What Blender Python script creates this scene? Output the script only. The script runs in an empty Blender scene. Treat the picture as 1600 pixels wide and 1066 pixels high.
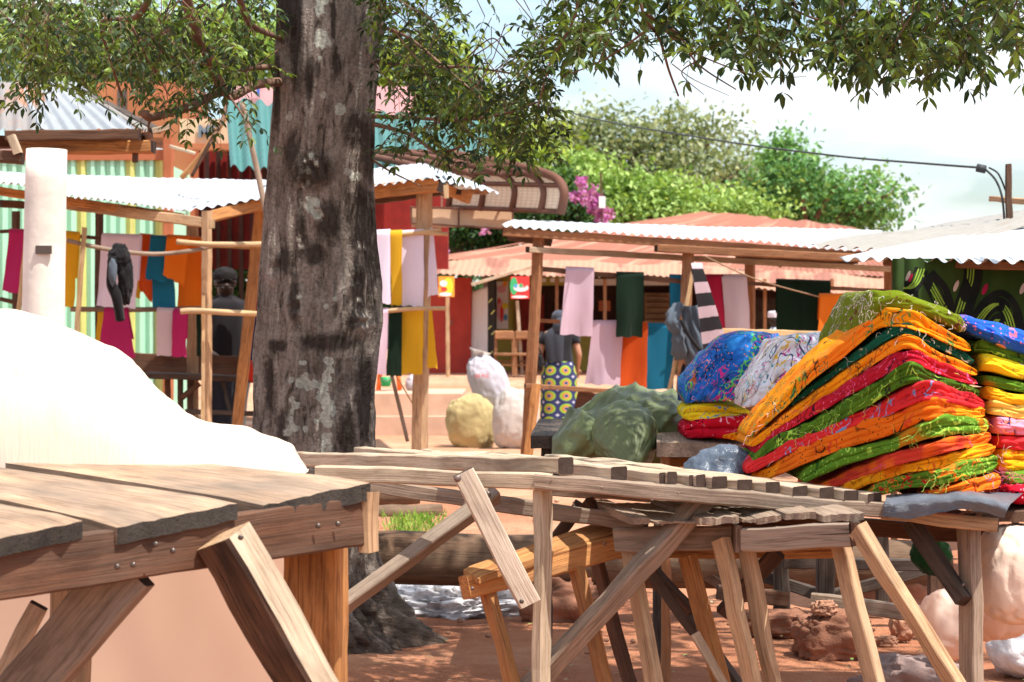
import bpy, bmesh, math, random
from mathutils import Vector, Matrix, noise
V = Vector
random.seed(7)
sc = bpy.context.scene
COL = sc.collection

# ------------------------------------------------------------------ camera
F, HY, CZ = 3587.0, 520.0, 1.2            # focal length and horizon in photo pixels, eye height
cam_d = bpy.data.cameras.new("camera")
cam = bpy.data.objects.new("camera", cam_d); COL.objects.link(cam)
cam.location = (0, 0, CZ); cam.rotation_euler = (math.radians(90), 0, 0)
cam_d.lens = 50; cam_d.sensor_width = 1600 / F * 50
cam_d.shift_y = -13 / 1600.0
cam_d.clip_start = 0.1; cam_d.clip_end = 2000
cam_d.dof.use_dof = True; cam_d.dof.focus_distance = 7.0; cam_d.dof.aperture_fstop = 6.5
sc.camera = cam

# ------------------------------------------------------------------ light
SUN_EL, SUN_AZ = math.radians(66), math.radians(128)     # azimuth clockwise from +Y: right, behind the camera
w = bpy.data.worlds.new("World"); sc.world = w; w.use_nodes = True
nt = w.node_tree; nt.nodes.clear()
out = nt.nodes.new('ShaderNodeOutputWorld'); bg = nt.nodes.new('ShaderNodeBackground')
sky = nt.nodes.new('ShaderNodeTexSky'); sky.sky_type = 'NISHITA'; sky.sun_disc = False
sky.sun_elevation = SUN_EL; sky.sun_rotation = SUN_AZ
sky.dust_density = 2.0; sky.air_density = 1.0
tc = nt.nodes.new('ShaderNodeTexCoord'); mp = nt.nodes.new('ShaderNodeMapping')
mp.inputs['Scale'].default_value = (2.2, 2.2, 7.0); mp.inputs['Location'].default_value = (0.3, 0.1, 0.62)
cn = nt.nodes.new('ShaderNodeTexNoise'); cn.inputs['Scale'].default_value = 1.6; cn.inputs['Detail'].default_value = 6
cr = nt.nodes.new('ShaderNodeValToRGB'); cr.color_ramp.elements[0].position = 0.44; cr.color_ramp.elements[1].position = 0.60
mx = nt.nodes.new('ShaderNodeMix'); mx.data_type = 'RGBA'
mx.inputs[7].default_value = (9.5, 9.6, 9.8, 1)
L = nt.links.new
L(tc.outputs['Generated'], mp.inputs['Vector']); L(mp.outputs[0], cn.inputs['Vector'])
L(cn.outputs['Fac'], cr.inputs['Fac']); L(cr.outputs['Color'], mx.inputs[0])
mt = nt.nodes.new('ShaderNodeMix'); mt.data_type = 'RGBA'; mt.blend_type = 'MULTIPLY'; mt.inputs[0].default_value = 1; mt.inputs[7].default_value = (1.45, 1.5, 1.5, 1); L(sky.outputs[0], mt.inputs[6]); L(mt.outputs[2], mx.inputs[6]); L(mx.outputs[2], bg.inputs['Color'])
bg.inputs['Strength'].default_value = 0.10
L(bg.outputs[0], out.inputs['Surface'])
sd = bpy.data.lights.new("sun", 'SUN'); sd.energy = 5.0; sd.angle = math.radians(0.53); sd.color = (1, .95, .87)
so = bpy.data.objects.new("sun", sd); COL.objects.link(so)
to_sun = V((math.sin(SUN_AZ) * math.cos(SUN_EL), math.cos(SUN_AZ) * math.cos(SUN_EL), math.sin(SUN_EL)))
so.rotation_euler = to_sun.to_track_quat('Z', 'Y').to_euler(); so.location = (0, 0, 30)
sc.view_settings.view_transform = 'Standard'; sc.view_settings.look = 'None'
sc.view_settings.exposure = 0.68; sc.view_settings.gamma = 1.0

# ------------------------------------------------------------------ helpers
def P(px, py, D): return V(((px - 800) / F * D, D, CZ - (py - HY) / F * D))
def lerp(a, b, t): return a + (b - a) * t
def sstep(a, b, x):
    t = max(0, min(1, (x - a) / (b - a))); return t * t * (3 - 2 * t)
def ground_z(x, y):
    z = 0.5 * sstep(27, 41, y) + 0.0004 * max(0, y - 45)
    if y < 40: z += 0.012 * noise.noise(V((x * .9, y * .9, 3)))
    return z
def fbm(p, o=4, h=.55):
    s = 0; a = 1; p = V(p)
    for i in range(o):
        s += a * noise.noise(p); a *= h; p = p * 2.03 + V((3.1, 1.7, 5.3))
    return s

class MB:
    def __init__(s): s.v = []; s.f = []; s.g = []; s.r = []; s.m = []; s.sm = []
    def add(s, vs, fs, gs=None, r=0.5, m=0, smooth=True):
        o = len(s.v); s.v += [V(v) for v in vs]
        s.g += [tuple(g) for g in (gs if gs is not None else vs)]
        s.r += ([r] * len(vs) if not isinstance(r, (list, tuple)) else list(r))
        for i, f in enumerate(fs):
            s.f.append(tuple(o + k for k in f))
            s.m.append(m[i] if isinstance(m, (list, tuple)) else m); s.sm.append(smooth)
    def build(s, name, mats, parent=None):
        off = V(parent_loc(parent)) if parent else V((0, 0, 0))
        me = bpy.data.meshes.new(name)
        me.from_pydata([tuple(v - off) for v in s.v], [], s.f)
        if not isinstance(mats, (list, tuple)): mats = [mats]
        for m in mats: me.materials.append(m)
        me.polygons.foreach_set('material_index', s.m)
        me.polygons.foreach_set('use_smooth', s.sm)
        a = me.attributes.new('gr', 'FLOAT_VECTOR', 'POINT'); a.data.foreach_set('vector', [c for g in s.g for c in g])
        a = me.attributes.new('rnd', 'FLOAT', 'POINT'); a.data.foreach_set('value', s.r)
        me.update()
        o = bpy.data.objects.new(name, me); COL.objects.link(o)
        if parent: o.parent = parent
        return o
def parent_loc(p):
    l = V((0, 0, 0))
    while p is not None: l += p.location; p = p.parent
    return l
def tag(o, label=None, cat=None, group=None, kind=None):
    if label: o['label'] = label
    if cat: o['category'] = cat
    if group: o['group'] = group
    if kind: o['kind'] = kind
    return o
def thing(name, label, cat, loc, group=None):
    o = bpy.data.objects.new(name, None); COL.objects.link(o); o.location = loc
    o.empty_display_size = .1
    return tag(o, label, cat, group)

# ------------------------------------------------------------------ materials
def new_mat(name):
    m = bpy.data.materials.new(name); m.use_nodes = True
    n = m.node_tree; b = n.nodes['Principled BSDF']
    return m, n, b
def N(n, t, **kw):
    x = n.nodes.new(t)
    for k, v in kw.items():
        if k in x.inputs: x.inputs[k].default_value = v
        else: setattr(x, k, v)
    return x
def coord(n, scale=(1, 1, 1), attr='gr', loc=(0, 0, 0)):
    a = N(n, 'ShaderNodeAttribute', attribute_name=attr)
    m = N(n, 'ShaderNodeMapping'); m.inputs['Scale'].default_value = scale; m.inputs['Location'].default_value = loc
    n.links.new(a.outputs['Vector'], m.inputs['Vector']); return m.outputs[0]
def noise_n(n, vec, scale, detail=4, rough=.55, dist=0):
    x = N(n, 'ShaderNodeTexNoise', Scale=scale, Detail=detail, Roughness=rough, Distortion=dist)
    n.links.new(vec, x.inputs['Vector']); return x.outputs['Fac']
def ramp(n, fac, stops):
    r = N(n, 'ShaderNodeValToRGB'); e = r.color_ramp.elements
    while len(e) < len(stops): e.new(.5)
    for i, (p, c) in enumerate(stops):
        e[i].position = p; e[i].color = (c if len(c) == 4 else (*c, 1)) if isinstance(c, tuple) else (c, c, c, 1)
    n.links.new(fac, r.inputs['Fac']); return r.outputs['Color']
def mixc(n, fac, a, b, mode='MIX'):
    x = N(n, 'ShaderNodeMix', data_type='RGBA', blend_type=mode)
    for i, q in ((0, fac), (6, a), (7, b)):
        if isinstance(q, (int, float)): x.inputs[i].default_value = q if i == 0 else (q, q, q, 1)
        elif isinstance(q, tuple): x.inputs[i].default_value = (*q, 1) if len(q) == 3 else q
        else: n.links.new(q, x.inputs[i])
    return x.outputs[2]
def bump(n, b, h, strength=.4, dist=.01):
    x = N(n, 'ShaderNodeBump', Strength=strength, Distance=dist)
    n.links.new(h, x.inputs['Height']); n.links.new(x.outputs[0], b.inputs['Normal'])
def spec(b, v):
    b.inputs['Specular IOR Level'].default_value = v

def wood(name, c1, c2, c3=None, rough=.8, dark=.25, stain=.5):
    """grain runs along gr.x; c3 = weathering tone in patches"""
    m, n, b = new_mat(name)
    g = noise_n(n, coord(n, (5, 130, 130)), 1.0, 7, .7, .5)
    big = noise_n(n, coord(n, (2.2, 7, 7)), 1.0, 3, .6)
    fine = noise_n(n, coord(n, (16, 420, 420)), 1.0, 4, .7)
    c = ramp(n, g, [(.36, c2), (.5, c1), (.66, tuple(min(1, k * 1.18) for k in c1))])
    if c3: c = mixc(n, ramp(n, big, [(.38, 0.0), (.68, stain)]), c, c3)
    kn = noise_n(n, coord(n, (5, 16, 16), loc=(7, 3, 1)), 1.0, 2, .5)
    c = mixc(n, ramp(n, kn, [(.66, 0.0), (.74, dark)]), c, (.05, .03, .02))
    ck = noise_n(n, coord(n, (1.3, 95, 95), loc=(3, 9, 2)), 1.0, 4, .7, 1.2)
    c = mixc(n, ramp(n, ck, [(.30, .85), (.37, 0.0)]), c, tuple(k * .22 for k in c2))
    bl = noise_n(n, coord(n, (4, 12, 12), loc=(5, 5, 8)), 1.0, 5, .7)
    c = mixc(n, ramp(n, bl, [(.34, .45), (.5, 0.0)]), c, tuple(k * .55 for k in c2))
    c = mixc(n, ramp(n, fine, [(.3, .35), (.5, 0.0)]), c, tuple(k * .45 for k in c1))
    lo = noise_n(n, coord(n, (1.6, 5, 5), loc=(11, 4, 2)), 1.0, 4, .65)
    c = mixc(n, .55, c, ramp(n, lo, [(.32, (.52, .47, .42)), (.5, (.86, .84, .82)), (.66, (1.0, 1.0, 1.0))]), 'MULTIPLY')
    at = N(n, 'ShaderNodeAttribute', attribute_name='rnd')
    c = mixc(n, .8, c, ramp(n, at.outputs['Fac'], [(0, .58), (1, 1.0)]), 'MULTIPLY')
    n.links.new(c, b.inputs['Base Color']); b.inputs['Roughness'].default_value = rough; spec(b, .25)
    h = mixc(n, .5, g, ck); bump(n, b, h, .8, .006)
    return m
def plain(name, c, rough=.9, var=.12, bs=.25, scale=6, sp=.2, metal=0, fine=None):
    m, n, b = new_mat(name)
    k = noise_n(n, coord(n), scale, 5)
    cc = mixc(n, ramp(n, k, [(.3, 0.0), (.7, 1.0)]), tuple(x * (1 - var) for x in c), tuple(min(1, x * (1 + var)) for x in c))
    n.links.new(cc, b.inputs['Base Color']); b.inputs['Roughness'].default_value = rough; spec(b, sp)
    b.inputs['Metallic'].default_value = metal
    k2 = noise_n(n, coord(n), fine or scale * 12, 3); bump(n, b, mixc(n, .35, k, k2), bs, .01)
    return m
def cloth(name, c, transl=.22):
    m, n, b = new_mat(name)
    wv = noise_n(n, coord(n, (260, 60, 260)), 1, 2)
    big = noise_n(n, coord(n, (5, 5, 1.2)), 1, 3)
    cc = mixc(n, ramp(n, big, [(.3, 0.0), (.7, 1.0)]), tuple(x * .9 for x in c), tuple(min(1, x * 1.06) for x in c))
    cc = mixc(n, ramp(n, wv, [(.35, .25), (.6, 0.0)]), cc, tuple(x * .8 for x in c))
    n.links.new(cc, b.inputs['Base Color']); b.inputs['Roughness'].default_value = .92; spec(b, .12)
    b.inputs['Sheen Weight'].default_value = .15
    bump(n, b, wv, .15, .003)
    t = N(n, 'ShaderNodeBsdfTranslucent'); n.links.new(cc, t.inputs['Color'])
    mxs = N(n, 'ShaderNodeMixShader', Fac=transl)
    n.links.new(b.outputs[0], mxs.inputs[1]); n.links.new(t.outputs[0], mxs.inputs[2])
    n.links.new(mxs.outputs[0], n.nodes['Material Output'].inputs['Surface'])
    return m
def print_cloth(name, base, inks, base2=None, dots=True, seed=0, amount=.5, w=.012):
    """cotton with machine-embroidered scribbles, dots and flowers in the ink colours"""
    m, n, b = new_mat(name)
    c0 = coord(n, loc=(seed * 3.7, seed * 1.3, seed * 2.1))
    big = noise_n(n, c0, 9, 3)
    cc = mixc(n, ramp(n, big, [(.3, 0.0), (.7, 1.0)]), tuple(x * .82 for x in base), tuple(min(1, x * 1.08) for x in base))
    if base2:
        k = noise_n(n, coord(n, loc=(seed * 5 + 2, 1, 4)), 4.5, 2)
        cc = mixc(n, ramp(n, k, [(.5, 0.0), (.56, 1.0)]), cc, base2)
    for i, ink in enumerate(inks):
        k = noise_n(n, coord(n, loc=(seed + i * 11.3, i * 5.1, seed)), 16 + 6 * i, 1.5, .5, .6)
        msk = noise_n(n, coord(n, loc=(i * 7.7, seed * 2, i * 3)), 7.5, 2)
        line = ramp(n, k, [(.5 - w * 2.2, 0.0), (.5 - w, 1.0), (.5 + w, 1.0), (.5 + w * 2.2, 0.0)])
        mk = ramp(n, msk, [(.56 - .1 * amount, 0.0), (.60 - .1 * amount, 1.0)])
        f = mixc(n, 1.0, line, mk, 'MULTIPLY')
        cc = mixc(n, f, cc, ink)
    if dots:
        vo = N(n, 'ShaderNodeTexVoronoi', Scale=75.0); n.links.new(c0, vo.inputs['Vector'])
        d = ramp(n, vo.outputs['Distance'], [(.16, 1.0), (.24, 0.0)])
        msk = noise_n(n, coord(n, loc=(1, 8, seed)), 10, 2)
        f = mixc(n, 1.0, d, ramp(n, msk, [(.44, 0.0), (.5, 1.0)]), 'MULTIPLY')
        cc = mixc(n, f, cc, inks[0])
    wr = noise_n(n, coord(n, (13, 20, 20)), 1, 3, .5, .5)
    n.links.new(cc, b.inputs['Base Color']); b.inputs['Roughness'].default_value = .97; spec(b, .06)
    bump(n, b, mixc(n, .2, wr, noise_n(n, c0, 300, 2)), .5, .012)
    return m
def sheet_metal(name, c, rust=(.25, .1, .05), amt=.5, rough=.45, metal=.35, sc_=(1.2, 6, 1)):
    m, n, b = new_mat(name)
    k = noise_n(n, coord(n, sc_), 1.0, 5, .6)
    k2 = noise_n(n, coord(n), 14, 4)
    cc = mixc(n, ramp(n, k, [(.5 + .25 * (1 - amt), 0.0), (.62 + .3 * (1 - amt), 1.0)]), c, rust)
    cc = mixc(n, ramp(n, k2, [(.35, .18), (.6, 0.0)]), cc, tuple(x * .6 for x in c))
    n.links.new(cc, b.inputs['Base Color']); b.inputs['Roughness'].default_value = rough
    b.inputs['Metallic'].default_value = metal
    bump(n, b, k2, .1, .004)
    return m
def leaf_mat(name, stops, transl=.35, rough=.45, sp=.35):
    m, n, b = new_mat(name)
    at = N(n, 'ShaderNodeAttribute', attribute_name='rnd')
    cc = ramp(n, at.outputs['Fac'], stops)
    n.links.new(cc, b.inputs['Base Color']); b.inputs['Roughness'].default_value = rough; spec(b, sp)
    t = N(n, 'ShaderNodeBsdfTranslucent'); n.links.new(mixc(n, 1.0, cc, (1.25, 1.3, .5), 'MULTIPLY'), t.inputs['Color'])
    mxs = N(n, 'ShaderNodeMixShader', Fac=transl)
    n.links.new(b.outputs[0], mxs.inputs[1]); n.links.new(t.outputs[0], mxs.inputs[2])
    n.links.new(mxs.outputs[0], n.nodes['Material Output'].inputs['Surface'])
    return m

M = {}
M['grey_wood'] = wood('grey_wood', (.40, .29, .21), (.17, .11, .07), (.30, .255, .21), stain=.6)
M['pale_wood'] = wood('pale_wood', (.62, .48, .34), (.33, .225, .145), (.40, .33, .25), stain=.5, dark=.35)
M['orange_wood'] = wood('orange_wood', (.62, .29, .10), (.26, .09, .03), (.30, .17, .09), stain=.5)
M['tan_wood'] = wood('tan_wood', (.57, .36, .20), (.30, .16, .08), (.42, .31, .21), stain=.5)
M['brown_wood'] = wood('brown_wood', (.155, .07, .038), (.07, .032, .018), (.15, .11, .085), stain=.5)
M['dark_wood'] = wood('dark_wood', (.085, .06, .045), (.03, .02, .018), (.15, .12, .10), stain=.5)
M['char_wood'] = wood('char_wood', (.045, .036, .03), (.012, .010, .009), (.075, .066, .055), stain=.6)
M['burnt_wood'] = wood('burnt_wood', (.22, .12, .07), (.02, .015, .012), (.03, .02, .018), stain=1.0, dark=.9)
M['plank_wood'] = wood('plank_wood', (.54, .36, .235), (.26, .16, .10), (.17, .14, .115), stain=.85)
M['end_grain'] = plain('end_grain', (.055, .036, .028), .9, .3, .5, 30)
M['stall_wood'] = wood('stall_wood', (.38, .175, .08), (.24, .10, .045), (.30, .17, .10), stain=.4)
M['pole_wood'] = wood('pole_wood', (.62, .42, .22), (.42, .25, .11), (.34, .28, .22), stain=.4)
M['white_wood'] = wood('white_wood', (.66, .54, .42), (.44, .33, .24), (.50, .42, .34), stain=.4)
M['log'] = wood('log', (.21, .12, .07), (.10, .05, .03), (.26, .19, .13), stain=.6)
M['iron'] = plain('iron', (.20, .15, .13), .5, .3, .3, 40, .5, .7)
M['steel'] = plain('steel', (.13, .105, .09), .35, .15, .2, 40, .5, .8)
# ------------------------------------------------------------------ shape helpers
def frame(X, roll=0):
    X = X.normalized(); ref = V((0, 1, 0))
    if abs(X.dot(ref)) > .85: ref = V((0, 0, 1)); 
    Y = (ref - X * ref.dot(X)).normalized()
    if abs(X.dot(V((0, 1, 0)))) > .85: Y = X.cross(Y)      # keep "depth" sideways for beams that run away from us
    Z = X.cross(Y)
    c, s_ = math.cos(roll), math.sin(roll)
    return X, Y * c + Z * s_, Z * c - Y * s_
def beam(mb, A, B, w, d, roll=0, r=None, m=0, m_end=None, sides=None, jit=.0028, seg=None, ch=.10, taper=1.0, bow=0):
    A, B = V(A), V(B); X, Y, Z = frame(B - A, math.radians(roll)); Ln = (B - A).length
    seg = seg or max(3, min(24, int(Ln / .06)))
    c = ch * min(w, d); off = V((random.uniform(0, 40), random.uniform(0, 9), random.uniform(0, 9)))
    prof = [(-w/2+c, -d/2), (w/2-c, -d/2), (w/2, -d/2+c), (w/2, d/2-c), (w/2-c, d/2), (-w/2+c, d/2), (-w/2, d/2-c), (-w/2, -d/2+c)]
    r = random.random() if r is None else r
    vs, gs, fs, ms = [], [], [], []
    for i in range(seg + 1):
        t = i / seg; C = A + (B - A) * t + Z * (bow * math.sin(math.pi * t)); k = lerp(1, taper, t)
        for (a, b_) in prof:
            q = C + Z * a * k + Y * b_ * k
            nv = V((noise.noise(q * 9 + off), noise.noise(q * 9 + off * 2), noise.noise(q * 9 - off))) * jit * 2.0
            vs.append(q + nv); gs.append((t * Ln + off.x, a + off.y, b_ + off.z))
    for i in range(seg):
        for k in range(8):
            a = i * 8 + k; b_ = i * 8 + (k + 1) % 8
            fs.append((a, b_, b_ + 8, a + 8)); ms.append(sides[k] if sides else m)
    me_ = m if m_end is None else m_end
    fs.append(tuple(reversed(range(8)))); ms.append(me_)
    fs.append(tuple(range(seg * 8, seg * 8 + 8))); ms.append(me_)
    mb.add(vs, fs, gs, r, ms, smooth=False)
def bar(name, parent, mat, a, b, w, d=None, roll=0, m_end=True, mat2=None, **k):
    """beam between two (px, py, depth) points, w = width across in photo pixels, d = thickness in metres"""
    A, B = P(*a), P(*b); W = w / F * (a[2] + b[2]) / 2
    if abs(roll) > 8: cs_, sn_ = math.cos(math.radians(roll)), abs(math.sin(math.radians(roll))); W = max(.35 * W, (W - d * sn_) / cs_) if d else W / (cs_ + sn_)
    mb = MB(); beam(mb, A, B, W, d or W, roll, m_end=1 if m_end else None, **k)
    mm = [M[mat], M['end_grain']] if m_end is True else [M[mat], M[m_end] if m_end else M[mat]]
    if mat2: mm.append(M[mat2])
    return mb.build(name, mm, parent)
def barm(mb, a, b, w, d=None, roll=0, **k):
    W = w / F * (a[2] + b[2]) / 2; beam(mb, P(*a), P(*b), W, d or W, roll, **k)
def grounded(a, b, z=-.02):
    """extend the line a->b (photo points) down to the ground, return the new end as a photo point"""
    A, B = P(*a), P(*b); d = B - A; t = (z - A.z) / d.z; C = A + d * t
    return (C.x / C.y * F + 800, HY + (CZ - C.z) / C.y * F, C.y)
def tube(mb, pts, rad, n=8, r=.5, m=0, caps=True, wob=0):
    """tapered tube through 3-D points; rad = one radius or one per point"""
    pts = [V(p) for p in pts]; vs, gs, fs = [], [], []; L_ = 0
    o = random.uniform(0, 30)
    T0 = (pts[1] - pts[0]).normalized(); U = T0.orthogonal().normalized()
    for i, p in enumerate(pts):
        T = (pts[min(i + 1, len(pts) - 1)] - pts[max(i - 1, 0)]).normalized()
        U = (U - T * U.dot(T)).normalized(); W = T.cross(U)
        if i: L_ += (p - pts[i - 1]).length
        R = rad[i] if isinstance(rad, (list, tuple)) else rad
        for k in range(n):
            a = 2 * math.pi * k / n; rr = R * (1 + wob * noise.noise(V((math.cos(a) * 1.5, math.sin(a) * 1.5, L_ * 4 + o))))
            vs.append(p + (U * math.cos(a) + W * math.sin(a)) * rr); gs.append((L_ + o, math.cos(a) * R + o, math.sin(a) * R))
    for i in range(len(pts) - 1):
        for k in range(n):
            a = i * n + k; b_ = i * n + (k + 1) % n; fs.append((a, b_, b_ + n, a + n))
    if caps: fs.append(tuple(reversed(range(n)))); fs.append(tuple(range((len(pts) - 1) * n, len(pts) * n)))
    mb.add(vs, fs, gs, r, m)
def spline(pts, n):
    """Catmull-Rom through tuples of any length"""
    res = []; k = len(pts)
    for i in range(k - 1):
        p0, p1, p2, p3 = pts[max(i - 1, 0)], pts[i], pts[i + 1], pts[min(i + 2, k - 1)]
        for j in range(n):
            t = j / n
            res.append(tuple(.5 * ((2 * b) + (c - a) * t + (2 * a - 5 * b + 4 * c - d) * t * t + (-a + 3 * b - 3 * c + d) * t ** 3) for a, b, c, d in zip(p0, p1, p2, p3)))
    res.append(tuple(pts[-1])); return res
def wavy(pts, n=6): return [V(q) for q in spline([tuple(p) for p in pts], n)]
def grid(mb, nu, nv, fn, gfn=None, r=.5, m=0, smooth=True, closed=False):
    vs, gs, fs = [], [], []
    for i in range(nu + 1):
        for j in range(nv + 1):
            u, v = i / nu, j / nv; q = fn(u, v); vs.append(q); gs.append(gfn(u, v) if gfn else q)
    for i in range(nu):
        for j in range(nv):
            a = i * (nv + 1) + j; fs.append((a, a + nv + 1, a + nv + 2, a + 1))
    mb.add(vs, fs, gs, r, m, smooth)
def quadfn(A, B, C, D):
    A, B, C, D = V(A), V(B), V(C), V(D)
    return lambda u, v: (A * (1 - u) + B * u) * (1 - v) + (D * (1 - u) + C * u) * v
def corrugated(mb, A, B, C, D, pitch=.076, amp=.011, sag=0, rough=.012, r=.5, th=.0):
    """A-B eave, D-C ridge; the waves run from eave to ridge"""
    q = quadfn(A, B, C, D); nw = max(2, round((V(B) - V(A)).length / pitch)); nu = nw * 8
    nrm = (V(B) - V(A)).cross(V(D) - V(A)).normalized()
    if nrm.z < 0: nrm = -nrm
    le, lv = (V(B) - V(A)).length, (V(D) - V(A)).length; o = random.uniform(0, 50)
    def fn(u, v):
        p = q(u, v)
        seam = .006 * (int(u * le / .7 + .001) % 2)
        return p + nrm * (amp * (1 - .75 * v) * math.sin(2 * math.pi * nw * u) + seam + rough * noise.noise(V((u * le * 1.3, v * lv * 1.3, o))) - sag * math.sin(math.pi * u) )
    gf = lambda u, v: (v * lv + o, u * le + o, o)
    grid(mb, nu, 8, fn, gf, r)
    if th:
        grid(mb, nu, 8, lambda u, v: fn(u, v) - nrm * th, gf, r)
def blob(mb, c, rad, nu=48, nv=32, amp=.08, sc_=3., flat=None, crease=0, rot=0, pw=1.0, seed=0, r=.5, shear=(0, 0), tie=None, pleat=0):
    """lumpy closed bag or stone; flat = z below which it is pressed flat; tie = pinch the top into a gathered neck"""
    c = V(c); R = Matrix.Rotation(math.radians(rot), 3, 'Z'); o = V((seed * 3.1, seed * 1.7, seed * 2.3))
    vs, fs = [], []
    for j in range(nv + 1):
        ph = math.pi * j / nv
        for i in range(nu):
            th = 2 * math.pi * i / nu
            d = V((math.sin(ph) * math.cos(th), math.sin(ph) * math.sin(th), math.cos(ph)))
            e = V([math.copysign(abs(k) ** pw, k) for k in d])
            k = 1 + amp * fbm(d * sc_ * .6 + o, 4)
            if crease: k -= crease * (1 - min(1, abs(noise.noise(d * sc_ + o * 2)) * (6 if crease > 0 else 2.6))) - (0 if crease > 0 else -crease * .5 * (1 - min(1, abs(noise.noise(d * sc_ * 2.3 + o)) * 3))) 
            if pleat: k += pleat * math.sin(th * 17 + 3 * noise.noise(d * 3 + o)) * math.sin(ph) * (.3 + .7 * max(0, math.cos(ph)))
            q = V((e.x * rad[0], e.y * rad[1], e.z * rad[2])) * k
            if tie and d.z > .55:
                f = (d.z - .55) / .45; q.x *= 1 - f * .75; q.y *= 1 - f * .75; q.z += f * f * tie
                if f > .8: q.x *= 1 + (f - .8) * 9; q.y *= 1 + (f - .8) * 6
            q.x += shear[0] * q.z; q.y += shear[1] * q.z
            q = R @ q + c
            if flat is not None and q.z < flat: q.z = flat + (q.z - flat) * .06
            vs.append(q)
    for j in range(nv):
        for i in range(nu):
            a = j * nu + i; b_ = j * nu + (i + 1) % nu; fs.append((a, a + nu, b_ + nu, b_))
    mb.add(vs, fs, None, r)
def box(mb, x0, x1, y0, y1, z0, z1, m=0, r=.5, bev=0):
    vs = [(x, y, z) for x in (x0, x1) for y in (y0, y1) for z in (z0, z1)]
    mb.add(vs, [(0, 1, 3, 2), (4, 6, 7, 5), (0, 4, 5, 1), (2, 3, 7, 6), (0, 2, 6, 4), (1, 5, 7, 3)], None, r, m, False)
def leaf(mb, b, d, nrm, Ln, W, r, bend=.15):
    d = d.normalized(); s = d.cross(nrm)
    if s.length < 1e-4: s = d.orthogonal()
    s.normalize(); n_ = s.cross(d)
    vs = [b, b + d * Ln * .35 + s * W * .5 + n_ * W * .12, b + d * Ln * .75 + s * W * .36, b + d * Ln - n_ * Ln * bend,
          b + d * Ln * .75 - s * W * .36, b + d * Ln * .35 - s * W * .5 + n_ * W * .12, b + d * Ln * .5 - n_ * W * .06]
    mb.add(vs, [(0, 1, 6), (1, 2, 6), (2, 3, 6), (3, 4, 6), (4, 5, 6), (5, 0, 6)], None, r, 0, False)
def rnd_dir():
    while True:
        v = V((random.uniform(-1, 1), random.uniform(-1, 1), random.uniform(-1, 1)))
        if .05 < v.length < 1: return v.normalized()
def spray(mb, tw, p, d, Ln=.17, ll=.042, lw=.015, pairs=5, r=None):
    """one compound leaf: a thin stalk with opposite leaflets"""
    up = V((0, 0, 1)); s = d.cross(up)
    if s.length < .1: s = V((1, 0, 0))
    s.normalize(); s = (s + rnd_dir() * .5).normalized(); r0 = random.random() if r is None else r
    pts = [p + d * Ln * t + V((0, 0, -.25 * Ln * t * t)) for t in (0, .33, .66, 1)]
    tube(tw, pts, .0009, 3, caps=False)
    for k in range(pairs):
        t = .18 + .8 * k / (pairs - 1); b = p + d * Ln * t + V((0, 0, -.25 * Ln * t * t))
        for sg in (-1, 1):
            dd = (s * sg + d * .55 + V((0, 0, -.35)) + rnd_dir() * .28)
            nn = (up + rnd_dir() * .7).normalized()
            leaf(mb, b, dd, nn, ll * random.uniform(.75, 1.15), lw * random.uniform(.8, 1.1), max(0, min(1, r0 + random.uniform(-.2, .2))))
    leaf(mb, pts[3], d + V((0, 0, -.3)), up, ll, lw, r0)

# ------------------------------------------------------------------ ground
m, n, b = new_mat('red_soil')
geo = N(n, 'ShaderNodeNewGeometry'); pos = geo.outputs['Position']
k1 = noise_n(n, pos, .55, 5, .6); k2 = noise_n(n, pos, 9, 5, .65); k3 = noise_n(n, pos, 70, 3, .6)
cc = ramp(n, k1, [(.34, (.32, .125, .065)), (.5, (.40, .17, .092)), (.66, (.50, .25, .145))])
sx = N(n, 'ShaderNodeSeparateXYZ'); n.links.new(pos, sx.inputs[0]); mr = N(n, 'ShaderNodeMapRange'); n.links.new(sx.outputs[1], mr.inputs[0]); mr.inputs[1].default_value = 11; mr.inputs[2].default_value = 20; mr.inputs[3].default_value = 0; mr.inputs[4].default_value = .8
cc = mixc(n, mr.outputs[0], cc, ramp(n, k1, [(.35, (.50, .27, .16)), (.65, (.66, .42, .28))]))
cc = mixc(n, ramp(n, k2, [(.35, .4), (.6, 0.0)]), cc, (.30, .10, .05))
cc = mixc(n, ramp(n, k3, [(.62, 0.0), (.72, .6)]), cc, (.55, .36, .25))
n.links.new(cc, b.inputs['Base Color']); b.inputs['Roughness'].default_value = .95; spec(b, .1)
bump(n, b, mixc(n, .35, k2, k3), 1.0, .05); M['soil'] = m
mb = MB()
ys = [1.0 + i * .22 for i in range(70)] + [16.4 + i * .6 for i in range(45)] + [44 + i * 8 for i in range(20)] + [220, 300, 450, 700]
xs = [-1, -.7, -.5] + [-.4 + i * .016 for i in range(51)] + [.5, .7, 1]
vs = []; fs = []
for y in ys:
    for u in xs:
        x = u * (y * 1.0 + 4); vs.append((x, y, ground_z(x, y) + .022 * fbm((x * 2.6, y * 2.6, 0), 4) * (1 if y < 30 else 0)))
nx = len(xs)
for i in range(len(ys) - 1):
    for j in range(nx - 1): a = i * nx + j; fs.append((a, a + 1, a + nx + 1, a + nx))
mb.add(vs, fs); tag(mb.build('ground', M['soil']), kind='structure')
mb = MB(); box(mb, -40, 40, -40, 1.02, -.05, -.004); tag(mb.build('ground', M['soil']), kind='structure')

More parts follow.
